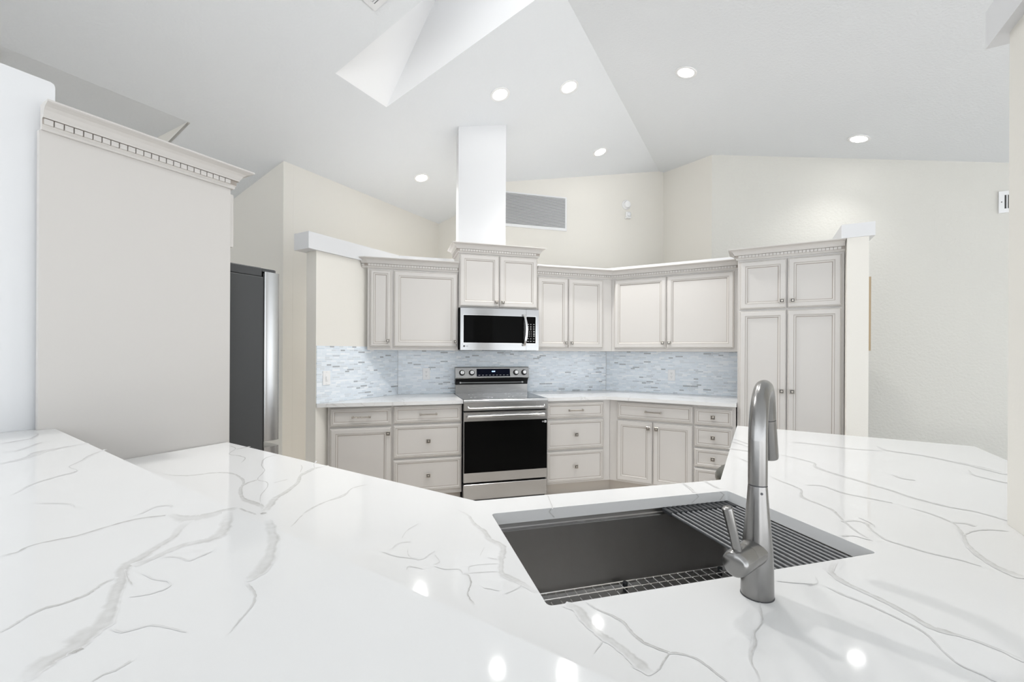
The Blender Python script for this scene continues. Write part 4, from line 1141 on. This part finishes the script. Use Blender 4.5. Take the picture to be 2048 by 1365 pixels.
def on_slope(name, label, cat, s, t):
    """fitting flush on the sloped ceiling; local -Z is into the room"""
    y = (t - s) / S2; x = (s + t) / S2
    o = thing(name, label, cat)
    ang = math.atan(-0.25) if y >= YR else math.atan(0.25)
    o.matrix_world = Matrix.Rotation(A45, 4, 'Z') @ Matrix.Translation((x, y, zc(y))) @ Matrix.Rotation(ang, 4, 'X')
    return o
# supply vent on the slope left of the skylight
cv = on_slope('ceiling_vent', 'white ceiling vent left of the skylight at the top edge', 'vent', -.118 * K, 2.840 * K)
# its corner nearest the camera view sits on the anchor
mb = MB(); vx, vy = .17, .30
def rf(mb, x0, x1, y0, y1, f, z0, z1):
    mb.box((x0, y0, z0), (x1, y0 + f, z1)); mb.box((x0, y1 - f, z0), (x1, y1, z1)); mb.box((x0, y0 + f, z0), (x0 + f, y1 - f, z1)); mb.box((x1 - f, y0 + f, z0), (x1, y1 - f, z1))
rf(mb, -vx, 0, -vy, 0, .035, -.010, -.001); obj('frame', mb, 'vent', cv, 0)
mb = MB(); mb.box((-vx + .035, -vy + .035, -.003), (-.035, -.035, -.001)); obj('backing', mb, 'slot', cv, 0)
for k in range(6):
    x = -.042 - k * .0165
    mb = MB(); mb.rings([[(x, y, -.012), (x - .002, y, -.013), (x - .011, y, -.004), (x - .009, y, -.003)] for y in (-vy + .035, -.035)]); obj('slat', mb, 'vent', cv, 0)
# dark register on the flat ceiling at the far left
fv = thing('ceiling_vent', 'grey vent on the flat ceiling at the upper left edge', 'vent', (0, 0, ZE), A45)
mb = MB(); rf(mb, .40, .735, 3.985, 4.30, .03, -.012, -.001); obj('frame', mb, 'louver', fv, 0)
mb = MB(); mb.box((.43, 4.015, -.004), (.705, 4.27, -.001)); obj('backing', mb, 'slot', fv, 0)
for k in range(10):
    y = 4.03 + k * .024
    mb = MB(); mb.box((.43, y, -.010), (.705, y + .010, -.005)); obj('slat', mb, 'louver', fv, 0)

LIGHTS = [(.870, 3.562, 0.05, 'recessed ceiling light between the skylight tip and the chase'),
          (1.468, 3.486, 0.9, 'recessed ceiling light right of the chase, beside the ridge line'),
          (2.259, 4.454, 0.05, 'recessed ceiling light above the air grille'),
          (.294, 4.753, 1.2, 'recessed ceiling light on the left slope, left of the chase'),
          (2.235, 2.935, 0.10, 'recessed ceiling light highest on the right slope'),
          (3.980, 2.870, 0.11, 'recessed ceiling light lowest on the right slope, over the pantry side'),
          (-.40, 2.45, 0.45, 'added unseen fill light on the left slope over the left leg of the worktop'),  # added fill lamp above the view, evens the cabinet fronts
          (1.20, 2.15, 0.42, 'added unseen fill light on the right slope over the sink')]  # second added fill, out of view, brightens the drawer fronts
proto = None
for s, t, dim, lab in LIGHTS:
    o = on_slope('recessed_light', lab, 'light', s * K, t * K)
    o['group'] = 'recessed ceiling lights'
    if proto is None:
        proto = o
        mb = MB(); mb.lathe([(.088, -.0005), (.088, -.004), (.082, -.007), (.066, -.006), (.062, -.0015)], n=40); obj('trim_ring', mb, 'plastic', o, 40)
        mb = MB(); mb.lathe([(.0615, -.0012), (.0615, -.0030), (.045, -.0045), (.002, -.0052)], n=40); obj('lens', mb, 'lens', o, 40)
    else:
        for ch_ in proto.children:
            if ch_.type == 'MESH':
                k_ = ch_.copy(); C.objects.link(k_); k_.parent = o
    ld_ = bpy.data.lights.new('lamp', 'SPOT')
    ld_.energy = LAMP_W * dim; ld_.spot_size = R(115); ld_.spot_blend = 1.0; ld_.shadow_soft_size = .05; ld_.color = (1.0, .985, .96)
    lo_ = bpy.data.objects.new('lamp', ld_); C.objects.link(lo_); lo_.parent = o; lo_.location = (0, 0, -.03)
